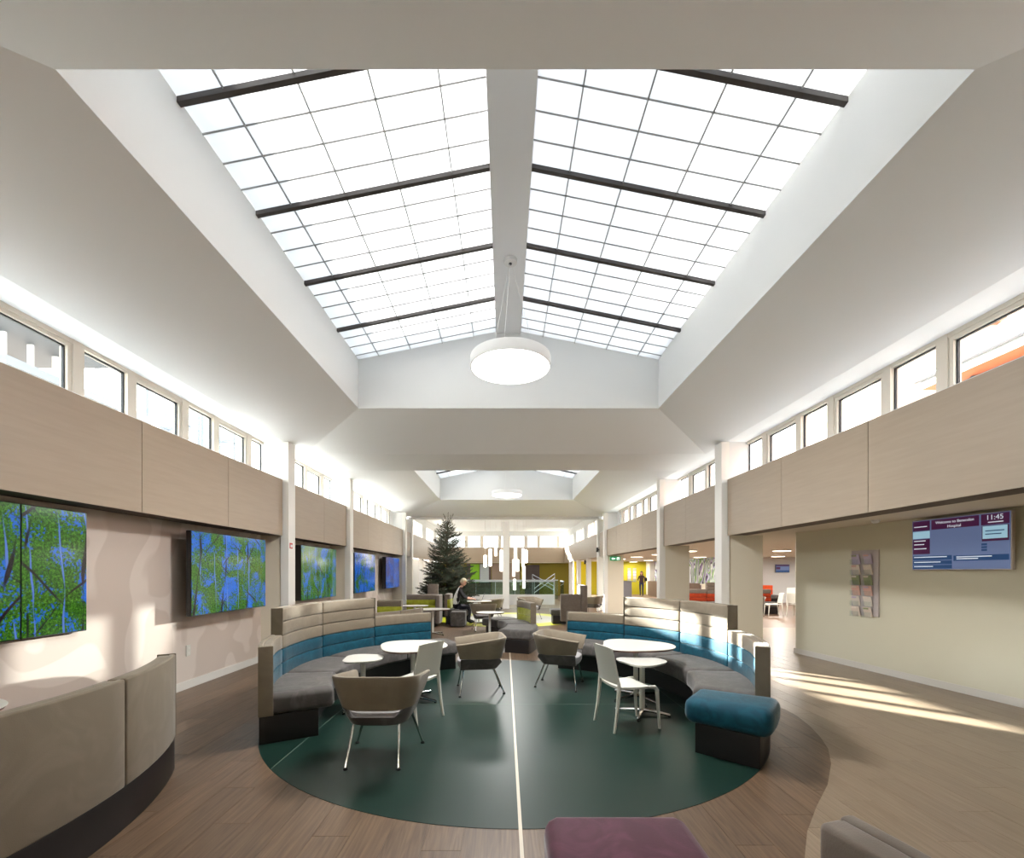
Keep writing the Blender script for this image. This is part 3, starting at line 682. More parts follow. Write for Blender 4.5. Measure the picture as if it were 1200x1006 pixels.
# ------------------------------------------------------------------ curved sofas
def curved_sofa(name, label, centre, segs, seats, back_mat, low_mat, seat_mat, r=(2.05, 2.20, 2.60, 2.72), plinth_rng=None, rz=0.0, group=None, shell=None, caps=True):
    """segs: (a0,a1,top) back modules, seats: (a0,a1). Angles in degrees about the ring centre, centre becomes the Empty"""
    t = thing(name, label, 'sofa', (centre[0], centre[1], 0), rz, group)
    r_in, r_pl, r_b, r_o = r
    a0 = min(s[0] for s in seats); a1 = max(s[1] for s in seats)
    pr = plinth_rng or (a0, a1)
    arc_block(MB(), r_pl, r_o-0.006, 0.0, 0.262, pr[0]+0.25, pr[1]-0.25, 0.004).build('plinth', PLINTH, t, smooth=True)
    for a, b in seats:
        has_back = any(s[0] < (a+b)/2 < s[1] for s in segs)
        arc_block(MB(), r_in, (r_b+0.06) if has_back else r_o+0.02, 0.262, 0.452, a+0.08, b-0.08, 0.045, crown=0.012).build('seat_cushion', seat_mat, t, smooth=True)
    ends = {round(s_[0], 2) for s_ in segs} ^ {round(s_[1], 2) for s_ in segs}
    tops = sorted(segs); capd = math.degrees(0.012/r_o)
    for i_, (a, b, top) in enumerate(tops):
        for q_, ang_ in ((0, a), (1, b)):
            nb_ = [s_[2] for s_ in segs if abs((s_[1] if q_ == 0 else s_[0])-ang_) < 0.01]
            if caps and (not nb_ or nb_[0] < top-0.05):
                z0_ = 0.262 if not nb_ else nb_[0]-0.02
                arc_block(MB(), r_b-0.004, r_o+0.002, z0_, top+0.002, ang_-(capd if q_ == 0 else -0.0), ang_+(0.0 if q_ == 0 else capd), 0.005, n=2).build('end_panel', shell or back_mat, t, smooth=True)
    for a, b, top in segs:
        bk = arc_block(MB(), r_b+0.075, r_o, 0.262, top, a+0.12, b-0.12, 0.012).build('backrest', shell or back_mat, t, smooth=True)
        z = 0.44; nb = int(round((top-z)/0.147)); dz = (top-0.004-z)/nb
        for k in range(nb):
            arc_block(MB(), r_b, r_b+0.085, z+k*dz+0.002, z+(k+1)*dz-0.002, a+0.12, b-0.12, 0.016).build('band', low_mat if k < 2 else back_mat, bk, smooth=True)
    return t
def ph(p): return 180.0-p
TL, TH = 0.91, 1.20
curved_sofa('curved_sofa', 'curved booth sofa with taupe and teal channelled back under the wall screens', RING,
    [(ph(-10.7), ph(-30), TL), (ph(13), ph(-10.7), TH), (ph(36), ph(13), TH), (ph(59), ph(36), TL)],
    [(ph(-7), ph(-30), ), (ph(16), ph(-7)), (ph(41), ph(16)), (ph(66), ph(41))], TAUPE, TEALV, GREYV)
curved_sofa('curved_sofa', 'curved booth sofa with taupe and teal channelled back in the sun patch', RING,
    [(-30, -1, TL), (-1, 22, TH), (22, 45, TH), (45, 67.5, TL)], [(-30, -5), (-5, 20), (20, 45), (45, 69)], TAUPE, TEALV, GREYV)
def ring_stool(name, label, centre, a0, a1, m, group=None, r=(2.10, 2.20, 2.72, 2.80)):
    t = thing(name, label, 'ottoman', (centre[0], centre[1], 0), 0, group)
    arc_block(MB(), r[1], r[2], 0.0, 0.262, a0, a1, 0.004).build('plinth', PLINTH, t, smooth=True)
    arc_block(MB(), r[0], r[3], 0.255, 0.47, a0-0.8, a1+0.8, 0.07, crown=0.015).build('cushion', m, t, smooth=True)
    return t
ring_stool('ottoman', 'teal velvet ottoman on black plinth at the end of the curved sofa', RING, -43.3, -31.6, TEALV)
# near left sofa seen from behind
NL = (-5.08, 2.35)
curved_sofa('curved_sofa', 'curved sofa in plain taupe seen from behind beside the wall screens', NL, [(10.5, 30, 0.935), (-13, 10.5, 0.935), (-36, -13, 0.935)], [(7, 30), (-16, 7), (-36, -16)], TAUPE, TAUPE, GREYV, r=(2.10, 2.25, 2.64, 2.76), plinth_rng=(-36, 30))
# plum ottoman and the grey sofa corner
po = thing('ottoman', 'plum velvet ottoman on the brown planks in front of the green circle', 'ottoman', (0.51, 1.72, 0))
MB().box(-0.27, 0.27, -0.36, 0.36, 0, 0.262).build('plinth', PLINTH, po); round_box(MB(), -0.33, 0.335, -0.42, 0.44, 0.255, 0.465, 0.06).build('cushion', PURPV, po, smooth=True)
GS = (-1.77, 0.50)
curved_sofa('curved_sofa', 'grey sofa end with piped backrest standing on the light planks', GS, [(-8, 15.9, 0.93)], [(-8, 15.9)], TAUPE_D, TAUPE_D, TAUPE_D, r=(2.15, 2.25, 2.72, 2.84), caps=False)

# ------------------------------------------------------------------ tub chairs
def blob(rx, ry, n=48, tri=0.10, p=2.4, rot=0.0):
    out = []
    for i in range(n):
        a = 2*PI*i/n; c, s = math.cos(a), math.sin(a); k = (abs(c)**p+abs(s)**p)**(-1/p)*(1+tri*math.cos(3*(a+rot)))
        out.append((rx*c*k, ry*s*k))
    return out
def upath(hw, yb, yf, rc, n=7):
    """U outline (left arm tip -> back -> right arm tip), opening towards +y"""
    p = [(-hw, yf+(yb+rc-yf)*i/4) for i in range(4)]
    p += [(-hw+rc-rc*math.cos(PI/2*i/n), yb+rc-rc*math.sin(PI/2*i/n)) for i in range(n+1)]
    p += [(x, yb) for x in (-hw*0.25, hw*0.25) if hw-rc > hw*0.3]
    q = [(-x, y) for x, y in reversed(p[:4+n+1])]
    return p+q
def tub_chair(name, label, loc, rz, group, shell=TAUPE, seat=GREYCH):
    t = thing(name, label, 'chair', loc, rz, group)
    # padded shell, flaring upwards
    def ringset(k):  # k: 0 bottom .. 1 top
        return upath(0.305+0.065*k**0.8, -0.31-0.06*k, 0.25+0.05*k, 0.20-0.02*k)
    n = len(ringset(0)); th = 0.045; sh = MB(); prof = []
    def zt(i, k):
        x, y = ringset(1)[i]; d = min(1, max(0, (y+0.37)/0.62)); top = 0.755-0.075*d**1.3; bot = 0.465+0.02*d
        return bot+(top-bot)*k
    rows = []
    for (k, inn, dz) in ((0.0, 0.012, 0.0), (0.03, 0.0, 0.0), (0.35, 0.0, 0), (0.7, 0, 0), (0.95, 0, 0), (1.0, 0.010, 0), (1.0, 0.035, 0), (0.95, 0.048, 0), (0.6, 0.05, 0), (0.1, 0.05, 0), (0.0, 0.035, 0)):
        row = []; P_ = ringset(k)
        for i, (x, y) in enumerate(P_):
            a = Vector(P_[max(i-1, 0)]); b = Vector(P_[min(i+1, n-1)]); d = (b-a).normalized(); nn = Vector((-d.y, d.x))
            q = Vector((x, y))+nn*inn
            row.append((q.x, q.y, zt(i, k)))
        rows.append(row)
    # rings run across: one ring per path station
    sh.loft([[rows[j][i] for j in range(len(rows))] for i in range(n)])
    sh.build('tub_shell', shell, t, smooth=True)
    # lower bucket, dips behind
    bk = MB(); rows = []
    for (k, inn) in ((0.0, 0.03), (0.0, 0.0), (0.5, 0.0), (1.0, 0.0), (1.0, 0.03), (0.4, 0.05)):
        P_ = upath(0.245+0.055*k, -0.255-0.055*k, 0.24, 0.16); row = []
        for i, (x, y) in enumerate(P_):
            a = Vector(P_[max(i-1, 0)]); b = Vector(P_[min(i+1, n-1)]); d = (b-a).normalized(); nn = Vector((-d.y, d.x)); q = Vector((x, y))+nn*inn
            back = max(0, 1-abs(x)/0.245) if y < -0.15 else 0
            top = 0.478-0.062*min(1, back*4.0)
            row.append((q.x, q.y, 0.335+(top-0.335)*k))
        rows.append(row)
    bk.loft([[rows[j][i] for j in range(len(rows))] for i in range(n)])
    base = upath(0.245, -0.255, 0.24, 0.16); bk.add([(x, y, 0.336) for x, y in base], [tuple(range(len(base)))])
    bk.build('bucket', seat, t, smooth=True)
    cb_ = MB(); pl_ = blob(0.262, 0.272, 40, tri=0.0, p=3.2)
    cb_.loft([[(x*k, y*k+0.005, z) for x, y in pl_] for k, z in ((0.86, 0.342), (0.93, 0.346), (0.985, 0.375), (1.0, 0.41), (0.985, 0.438), (0.92, 0.452), (0.8, 0.457))]); cb_.build('seat_cushion', SEATPAD, t, smooth=True)
    for x0, y0, x1, y1 in ((-0.19, -0.2, -0.215, -0.33), (0.19, -0.2, 0.215, -0.33), (-0.2, 0.2, -0.305, 0.25), (0.2, 0.2, 0.305, 0.25)):
        lg = MB().tube([(x0*0.6, y0*0.6, 0.33), (x0, y0, 0.33), (x0+(x1-x0)*0.08, y0+(y1-y0)*0.08, 0.31), (x1, y1, 0.02)], 0.0105, 8).build('leg', CHROME, t, smooth=True)
        MB().lathe([(0.0, 0), (0.018, 0), (0.02, 0.012), (0.012, 0.022), (0.0, 0.024)], 12, (x1, y1, 0)).build('glide', BLACKP, lg)
    return t
tc1 = tub_chair('tub_chair', 'taupe tub chair on chrome legs with its back to the plum ottoman', (-1.075, 4.02, 0), 0.0, None)
dup(tc1, (-0.37, 6.16, 0), math.radians(98), 'taupe tub chair drawn up to the round table by the booth under the screens')
dup(tc1, (0.80, 6.45, 0), math.radians(-108), 'taupe tub chair on chrome legs facing the sunlit booth sofa')
G = 'tub chairs beyond the green circle'
dup(tc1, (-0.60, 12.6, 0), math.radians(4), 'taupe tub chair with its back to the green circle, in front of the seated man')
dup(tc1, (-0.42, 14.7, 0), math.radians(80), 'pale taupe tub chair across the table from the seated man')
dup(tc1, (3.15, 16.5, 0), math.radians(60), 'dark taupe tub chair beside the white end column')
dup(tc1, (0.85, 15.6, 0), math.radians(-150), 'taupe tub chair standing on the lime floor circle')

# ------------------------------------------------------------------ white plastic chairs
def side_chair(name, label, loc, rz, m=PLAST_W, group=None):
    t = thing(name, label, 'chair', loc, rz, group)   # faces +y
    # seat: slightly dished slab with rolled front
    rows = []
    for j in range(9):
        v = j/8; y = -0.20+0.42*v; hw = 0.20+0.015*v; zc = 0.448-0.008*math.sin(PI*v)-0.03*max(0, v-0.82)/0.18
        rows.append([(-hw+2*hw*i/8, y, zc-0.012*math.sin(PI*i/8)) for i in range(9)])
    s = MB(); vs = [p for r in rows for p in r]; nv = len(vs); vs2 = [(x, y, z-0.022) for x, y, z in vs]; fs = []
    for j in range(8):
        for i in range(8):
            a = j*9+i; fs += [(a, a+1, a+10, a+9), (nv+a+9, nv+a+10, nv+a+1, nv+a)]
    bd = list(range(9)) + [9*j+8 for j in range(1, 9)] + [72+i for i in range(7, -1, -1)] + [9*j for j in range(7, 0, -1)]
    for i in range(len(bd)): a, b = bd[i], bd[(i+1) % len(bd)]; fs.append((a, nv+a, nv+b, b))
    s.add(vs+vs2, fs); s.build('seat', m, t, smooth=True)
    b = MB(); rows = []
    for j in range(9):
        v = j/8; z = 0.475+0.375*v; hw = 0.205-0.012*v; yy = -0.205-0.075*v**1.2
        rows.append([(-hw+2*hw*i/8, yy-0.025*math.sin(PI*i/8), z-(0.012*(2*abs(i/8-.5))**4 if j == 8 else 0)) for i in range(9)])
    vs = [p for r in rows for p in r]; nv = len(vs); vs2 = [(x, y-0.016, z) for x, y, z in vs]; fs = []
    for j in range(8):
        for i in range(8):
            a = j*9+i; fs += [(a, a+1, a+10, a+9), (nv+a+9, nv+a+10, nv+a+1, nv+a)]
    for i in range(len(bd)): a, c = bd[i], bd[(i+1) % len(bd)]; fs.append((a, nv+a, nv+c, c))
    b.add(vs+vs2, fs); b.build('backrest', m, t, smooth=True)
    for sx_ in (-1, 1):
        MB().tube([(sx_*0.195, -0.215, 0.50), (sx_*0.198, -0.21, 0.44), (sx_*0.205, -0.235, 0.2), (sx_*0.212, -0.27, 0.0)], [0.014, 0.021, 0.017, 0.013], 10).build('leg', m, t, smooth=True)
        MB().tube([(sx_*0.198, 0.12, 0.432), (sx_*0.205, 0.19, 0.43), (sx_*0.208, 0.215, 0.40), (sx_*0.212, 0.245, 0.0)], [0.016, 0.021, 0.021, 0.013], 10).build('leg', m, t, smooth=True)
    return t
wc = side_chair('side_chair', 'white plastic side chair facing the sunlit booth sofa', (1.285, 4.80, 0), math.radians(-74))
dup(wc, (-1.03, 5.06, 0), math.radians(58), 'white plastic side chair at the round table by the booth under the screens')

# ------------------------------------------------------------------ tables
def table(name, label, loc, rz, hgt, rx, ry, edge=True, tri=0.10, group=None, foot=0.36, p=2.4):
    t = thing(name, label, 'table', loc, rz, group); o = blob(rx, ry, tri=tri, p=p)
    tp = MB(); tp.loft([[(x*0.985, y*0.985, hgt-0.008) for x, y in o], [(x, y, hgt-0.005) for x, y in o], [(x*0.995, y*0.995, hgt) for x, y in o]]); tp.build('tabletop', TABLE_W, t, smooth=True)
    if edge:
        eb = MB(); eb.loft([[(x*0.965, y*0.965, hgt-0.026) for x, y in o], [(x*0.985, y*0.985, hgt-0.0085) for x, y in o]]); eb.build('underside', TABLE_E, t)
    else:
        eb = MB(); eb.loft([[(x*0.94, y*0.94, hgt-0.024) for x, y in o], [(x*0.985, y*0.985, hgt-0.0085) for x, y in o]]); eb.build('underside', TABLE_W, t)
    MB().lathe([(0.10, hgt-0.034), (0.10, hgt-0.0265), (0.034, hgt-0.0265)] if edge else [(0.08, hgt-0.03), (0.08, hgt-0.025)], 20).build('mounting_plate', CHROME, t)
    MB().lathe([(0.029, 0.05), (0.029, hgt-0.03)], 20).build('column', PLAST_W, t, smooth=True)
    for k in range(4):
        a = PI/4+k*PI/2; c, s = math.cos(a), math.sin(a); f = MB()
        f.tube([(0.01*c, 0.01*s, 0.048), (0.10*c, 0.10*s, 0.045), (foot*c, foot*s, 0.022)], [0.024, 0.021, 0.014], 8)
        fo = f.build('foot', CHROME, t, smooth=True); MB().lathe([(0.0, 0), (0.016, 0), (0.016, 0.014)], 10, (foot*0.97*c, foot*0.97*s, 0)).build('glide', BLACKP, fo)
    return t
table('round_table', 'large rounded white table with brown edge before the booth under the screens', (-1.16, 5.75, 0), 0.3, 0.68, 0.41, 0.47, tri=0.05)
table('round_table', 'large rounded white table with brown edge before the sunlit booth', (1.66, 5.80, 0), -0.25, 0.68, 0.44, 0.47, tri=0.09)
table('side_table', 'small lobed white table by the teal booth under the screens', (-1.66, 5.34, 0), 0.15, 0.60, 0.22, 0.25, edge=False, tri=0.06, foot=0.27, p=2.9)
table('side_table', 'small lobed white table between white chair and sunlit booth', (1.55, 5.16, 0), 0.35, 0.60, 0.255, 0.25, edge=False, tri=0.10, foot=0.30, p=2.6)
table('round_table', 'white table inside the plain taupe sofa under the near screens', (-3.84, 2.95, 0), 0.0, 0.68, 0.42, 0.42, tri=0.06)
table('side_table', 'white table beside the tub chair with its back to the green circle', (-0.36, 10.75, 0), 0.2, 0.66, 0.33, 0.30, tri=0.06)
table('side_table', 'white table where the seated man works on a laptop', (-0.80, 14.0, 0), 0.2, 0.72, 0.38, 0.34, tri=0.04)
table('side_table', 'white table in front of the lime striped booth', (-1.85, 11.7, 0), 0.2, 0.66, 0.42, 0.36, tri=0.06)
table('side_table', 'white table half hidden behind the low taupe backrests', (-2.55, 12.9, 0), 0.2, 0.66, 0.36, 0.32, tri=0.06)

# ------------------------------------------------------------------ sofas further back
curved_sofa('curved_sofa', 'curved grey bench with lime inner back beyond the green circle', (-2.02, 10.0), [(4, 27, TL)], [(-24, 4), (4, 27), (27, 46)], TAUPE, LIMEV, GREYV)
curved_sofa('curved_sofa', 'low taupe curved sofa behind the teal booth under the screens', (-4.05, 9.45), [(-46, -30, TL), (-30, -13, TL)], [(-46, -30), (-30, -13)], TAUPE, LIMEV, GREYV, r=(2.0, 2.1, 2.4, 2.52))
def straight_booth(name, label, loc, rz, wid, top, back_mat, low_mat, seat_mat=GREYV, arms=(0, 0), group=None, bands=True):
    t = thing(name, label, 'sofa', loc, rz, group)   # faces -y, back at +y
    MB().box(-wid/2+0.02, wid/2-0.02, -0.45, 0.15, 0, 0.262).build('plinth', PLINTH, t)
    round_box(MB(), -wid/2, wid/2, -0.52, 0.06, 0.262, 0.452, 0.04).build('seat_cushion', seat_mat, t, smooth=True)
    bk = round_box(MB(), -wid/2, wid/2, 0.10, 0.19, 0.262, top, 0.012).build('backrest', back_mat, t, smooth=True)
    z = 0.455; nb = int(round((top-z)/0.147)); dz = (top-0.004-z)/nb
    for k in range(nb): round_box(MB(), -wid/2, wid/2, 0.02, 0.105, z+k*dz+0.002, z+(k+1)*dz-0.002, 0.014).build('band', low_mat if k < 2 else back_mat, bk, smooth=True)
    for sg, h in zip((-1, 1), arms):
        if h: x0, x1 = sorted((sg*wid/2, sg*(wid/2+0.12))); round_box(MB(), x0, x1, -0.5, 0.19, 0.1, h, 0.02).build('arm_panel', back_mat, t, smooth=True)
    return t
straight_booth('booth_sofa', 'lime striped booth seat with taupe top in front of the fir tree', (-2.50, 13.75, 0), 0.0, 0.95, 0.93, TAUPE_D, LIMEV, arms=(0, 0.93))
straight_booth('booth_sofa', 'small lime and taupe booth seat under the wall screens', (-2.85, 11.2, 0), 0.0, 0.6, 0.91, TAUPE, LIMEV)
straight_booth('booth_sofa', 'tall backed taupe booth seat holding the seated man', (-1.66, 14.3, 0), math.radians(90), 0.75, 0.93, TAUPE_D, LIMEV, arms=(0, 0))
round_box(MB(), -0.25, 0.05, -0.06, 0.06, 0.0, 1.2, 0.015)
tag(round_box(MB(), -2.55, -2.2, 15.0, 15.12, 0.0, 1.21, 0.015).build('booth_divider', TAUPE_D, None, smooth=True), 'tall narrow taupe booth divider in front of the fir tree', 'divider')
gc = thing('cube_stool', 'grey upholstered cube stool beside the seated man', 'stool', (-1.38, 13.55, 0)); round_box(MB(), -0.22, 0.22, -0.22, 0.22, 0.02, 0.44, 0.02).build('cushion', GREYV, gc, smooth=True); MB().box(-0.19, 0.19, -0.19, 0.19, 0, 0.03).build('base', PLINTH, gc)
rb = thing('high_back_booth', 'taupe high back booth with stepped sides standing on the lime circle edge', 'sofa', (2.1, 14.0, 0))
round_box(MB(), -0.40, 0.22, -0.06, 0.06, 0.1, 0.93, 0.02).build('side_panel', TAUPE_D, rb, smooth=True); round_box(MB(), 0.22, 0.42, -0.06, 0.62, 0.1, 1.2, 0.02).build('backrest', TAUPE_D, rb, smooth=True)
MB().box(-0.62, 0.35, 0.07, 0.6, 0, 0.262).build('plinth', PLINTH, rb); round_box(MB(), -0.68, 0.21, 0.065, 0.64, 0.262, 0.452, 0.04).build('seat_cushion', GREYV, rb, smooth=True)
# cafe benches on the right
straight_booth('cafe_bench', 'tall rust red and brown cafe bench below the mural', (8.45, 18.0, 0), 0.0, 0.95, 1.2, TAUPE_D, REDV)
straight_booth('cafe_bench', 'low rust red and brown cafe bench adjoining the tall bench', (7.55, 18.0, 0), 0.0, 0.8, 0.93, TAUPE_D, REDV)
straight_booth('cafe_bench', 'long rust red cafe bench behind the cream side chair', (9.85, 17.9, 0), 0.0, 1.2, 0.93, TAUPE_D, REDV)
straight_booth('cafe_bench', 'bright orange cafe bench against the white wall', (13.3, 23.5, 0), 0.0, 1.0, 0.93, ORANV, ORANV)
dup(wc, (9.85, 16.75, 0), math.radians(80), 'cream side chair in front of the long rust red bench')
dup(wc, (13.7, 21.8, 0), math.radians(150), 'white side chair in front of the bright orange bench')
dup(wc, (10.6, 16.6, 0), math.radians(-60), 'white side chair near the end of the ivory wall')
dup(tc1, (9.0, 16.5, 0), math.radians(-30), 'taupe tub chair beside the long rust red bench')

# ------------------------------------------------------------------ screens on the left wall
def screen(name, label, y, z, w_, h_, m, xf, depth=0.07, bracket=True, side=-1, rz=None, loc=None):
    t = thing(name, label, 'screen', loc or (xf, y, z), rz if rz is not None else PI/2)
    b = MB(); b.box(-w_/2, w_/2, 0.0, depth, -h_/2, h_/2); b.build('housing', BLACKP, t, bevel=0.004, bseg=1)
    MB().box(-w_/2+0.006, w_/2-0.006, -0.002, 0.0, -h_/2+0.010, h_/2-0.006).build('display', m, t)
    if bracket: MB().box(-0.25, 0.25, depth, depth+0.13, -0.30, 0.30).build('wall_bracket', BLACKP, t)
    return t
for i, (a, b) in enumerate(((4.04, 4.68), (3.40, 4.04), (2.76, 3.40))):
    lab = ['portrait panel of the woodland video wall, next to the bare leaf wall', 'portrait panel of the woodland video wall, second from the bare leaf wall', 'portrait panel of the woodland video wall, third from the bare leaf wall'][i]
    screen('video_wall_panel', lab, (a+b)/2, 1.605, b-a-0.004, 1.205, forest('woodland_screen_%d' % i, 2.0+i*0.21, 0.2, 0.27), -4.285, 0.06, False)
screen('wall_screen', 'landscape screen with blue and green woodland picture above the socket', 6.89, 1.585, 1.85, 1.13, forest('woodland_screen_b', 5.3, 0.5, 0.30), -4.10)
screen('wall_screen', 'landscape screen with woodland picture beside the red call point', 10.13, 1.585, 1.9, 1.13, forest('woodland_screen_c', 9.1, 0.3, 0.29), -4.10, 0.13)
screen('wall_screen', 'landscape screen with mostly blue woodland picture', 13.43, 1.585, 1.95, 1.13, forest('woodland_screen_d', 14.7, 1.1, 0.25), -4.10, 0.13)
screen('wall_screen', 'landscape screen with violet blue picture near the fir tree', 16.7, 1.585, 1.95, 1.10, forest('woodland_screen_e', 21.3, 0.9, 0.24, 1.0), -4.10, 0.13)
cp = thing('call_point', 'red fire alarm call point on the white column', 'alarm', (-3.865, 8.26, 2.08), PI/2)
MB().box(-0.055, 0.055, 0.0, 0.03, -0.05, 0.05).build('housing', RED, cp, bevel=0.004, bseg=1); MB().box(-0.035, 0.035, -0.004, 0, -0.03, 0.02).build('window', LAMPW, cp)
so = thing('wall_socket', 'white double power socket on the leaf patterned wall', 'socket', (-XW, 6.30, 0.52), PI/2)
MB().box(-0.045, 0.045, -0.012, 0, -0.075, 0.075).build('plate', PLAST_W, so, bevel=0.003, bseg=1)
for z in (-0.035, 0.035): MB().box(-0.02, 0.02, -0.014, -0.012, z-0.018, z+0.018).build('outlet', SKIRT, so)

# ------------------------------------------------------------------ right wall: information screen, leaflet rack, detector
ang = -PI/2+math.atan(0.0973)
ty = 5.99; txx = xr_wall(ty)-0.13
tv = thing('information_screen', 'wall mounted information screen with plum header showing 11:45', 'screen', (txx, ty, 1.985), -PI/2+math.atan(0.0973)); tv.rotation_euler[0] = math.radians(0)
MB().box(-0.60, 0.60, 0, 0.05, -0.355, 0.355).build('housing', mat('silver_bezel', (190, 180, 178), 0.3, metal=0.6), tv, bevel=0.004, bseg=1)
MB().box(-0.25, 0.25, 0.05, 0.12, -0.2, 0.2).build('wall_bracket', BLACKP, tv)
def pn(nm, m, x0, x1, z0, z1, y=-0.002): return MB().box(x0, x1, y, y+0.0018 if y < -0.002 else 0.0, z0, z1).build(nm, m, tv)
pn('display', SCR_BG, -0.588, 0.588, -0.343, 0.343)
for (m, x0, x1, z0, z1) in ((SCR_PU, -0.58, -0.345, 0.20, 0.335), (SCR_PU, -0.325, 0.26, 0.20, 0.335), (SCR_PU, 0.28, 0.58, 0.20, 0.335), (SCR_LT, -0.58, -0.345, 0.09, 0.19), (SCR_PU, -0.58, -0.345, -0.13, 0.08),
                            (SCR_PU, 0.29, 0.575, 0.00, 0.19), (SCR_LT, 0.30, 0.56, 0.03, 0.185), (SCR_NV, 0.285, 0.345, -0.05, -0.025), (SCR_NV, 0.285, 0.345, -0.085, -0.06), (SCR_NV, 0.285, 0.345, -0.12, -0.095),
                            (SCR_NV, -0.58, -0.06, -0.215, -0.155), (SCR_NV, -0.58, -0.06, -0.275, -0.225), (SCR_NV, -0.58, -0.06, -0.335, -0.285), (SCR_NV, -0.04, 0.575, -0.235, -0.165)):
    pn('screen_tile', m, x0, x1, z0, z1, -0.004 if m is not SCR_LT else -0.006)
text('Welcome to Benenden', 0.05, SCR_TX, tv, (-0.03, -0.0075, 0.275), align='CENTER'); text('Hospital', 0.05, SCR_TX, tv, (-0.03, -0.0075, 0.215), align='CENTER'); text('11:45', 0.085, SCR_TX, tv, (0.43, -0.0075, 0.262), align='CENTER')
for (x0, x1, z) in ((-0.56, -0.40, 0.05), (-0.56, -0.42, 0.0), (-0.56, -0.39, -0.06), (-0.56, -0.12, -0.18), (-0.56, -0.2, -0.25), (-0.56, -0.3, -0.31), (0.0, 0.4, -0.19), (0.0, 0.25, -0.215), (0.36, 0.52, 0.225), (-0.56, -0.38, 0.25), (0.33, 0.53, 0.12), (0.33, 0.50, 0.08)):
    MB().box(x0, x1, -0.0085, -0.0065, z, z+0.012).build('text_line', SCR_TX if z != 0.12 and z != 0.08 else SCR_NV, tv)
ry = 7.475
rk = thing('leaflet_rack', 'clear acrylic leaflet rack with twelve leaflets on the ivory wall', 'rack', (xr_wall(ry)-0.03, ry, 1.425), ang)
MB().box(-0.25, 0.25, 0.0, 0.02, -0.535, 0.535).build('backboard', mat('lilac_acrylic', (196, 188, 190), 0.25), rk)
pk = None; lf = [mat('leaflet_print_%d' % i, c, 0.5) for i, c in enumerate(((196, 182, 206), (226, 214, 204), (150, 158, 120), (222, 180, 168), (226, 218, 208), (220, 206, 194)))]
for r_ in range(6):
    for c_ in range(2):
        x = -0.135+0.225*c_; z = 0.40-0.172*r_
        l = MB().add([(x-0.075, -0.012, z-0.09), (x+0.075, -0.012, z-0.09), (x+0.075, -0.05, z+0.07), (x-0.075, -0.05, z+0.07), (x-0.075, -0.006, z-0.09), (x+0.075, -0.006, z-0.09), (x+0.075, -0.044, z+0.07), (x-0.075, -0.044, z+0.07)], [(0, 1, 2, 3), (7, 6, 5, 4), (0, 4, 5, 1), (1, 5, 6, 2), (2, 6, 7, 3), (3, 7, 4, 0)])
        lo = l.build('leaflet', lf[r_], rk); MB().box(x-0.06, x+0.03, -0.0535, -0.0495, z+0.035, z+0.06).build('leaflet_picture', lf[(r_+c_+2) % 6], lo)
        if pk is None: pk = MB().box(-0.085, 0.085, -0.062, -0.058, -0.095, -0.01).build('pocket', GLASS, rk); pk.location = (x, 0, z)
        else: share(pk, 'pocket', rk, (x, 0, z))
sd = thing('smoke_detector', 'white smoke detector on the low ceiling above the leaflet rack', 'detector', (5.55, 6.84, 2.38))
MB().lathe([(0.06, 0), (0.06, -0.012)], 24).build('base', LAMPW, sd); MB().lathe([(0.05, -0.012), (0.048, -0.03), (0.03, -0.045), (0, -0.046)], 24).build('sensor_head', LAMPW, sd, smooth=True)
es = thing('exit_sign', 'green and white exit sign on the pier beside the white column', 'sign', (4.28, 17.72, 2.13))
MB().box(-0.2, 0.2, 0, 0.04, -0.075, 0.075).build('housing', SIGNG, es)
MB().add([(-0.15, -0.003, 0.0), (-0.08, -0.003, 0.05), (-0.08, -0.003, -0.05)], [(0, 1, 2)]).add([(-0.09, -0.003, 0.018), (0.0, -0.003, 0.018), (0.0, -0.003, -0.018), (-0.09, -0.003, -0.018)], [(0, 1, 2, 3)]).build('arrow', SIGNW, es)
MB().box(0.06, 0.16, -0.003, -0.001, -0.05, 0.05).build('door_symbol', SIGNW, es); MB().box(0.09, 0.12, -0.005, -0.003, -0.045, 0.02).build('figure_symbol', SIGNG, es)
for k, (x, y, z, lab) in enumerate(((3.93, 19.15, 2.55, 'small black security camera on the white end column'), (3.94, 22.12, 2.1, 'small black security camera on the first atrium column'))):
    sc_ = thing('security_camera', lab, 'camera', (x, y, z)); MB().tube([(0.02, 0.03, 0), (-0.06, -0.02, 0.0)], 0.02, 8).build('arm', BLACKP, sc_); MB().tube([(-0.06, 0.0, 0.06), (-0.09, -0.12, -0.08)], 0.045, 10).build('camera_body', BLACKP, sc_)
    
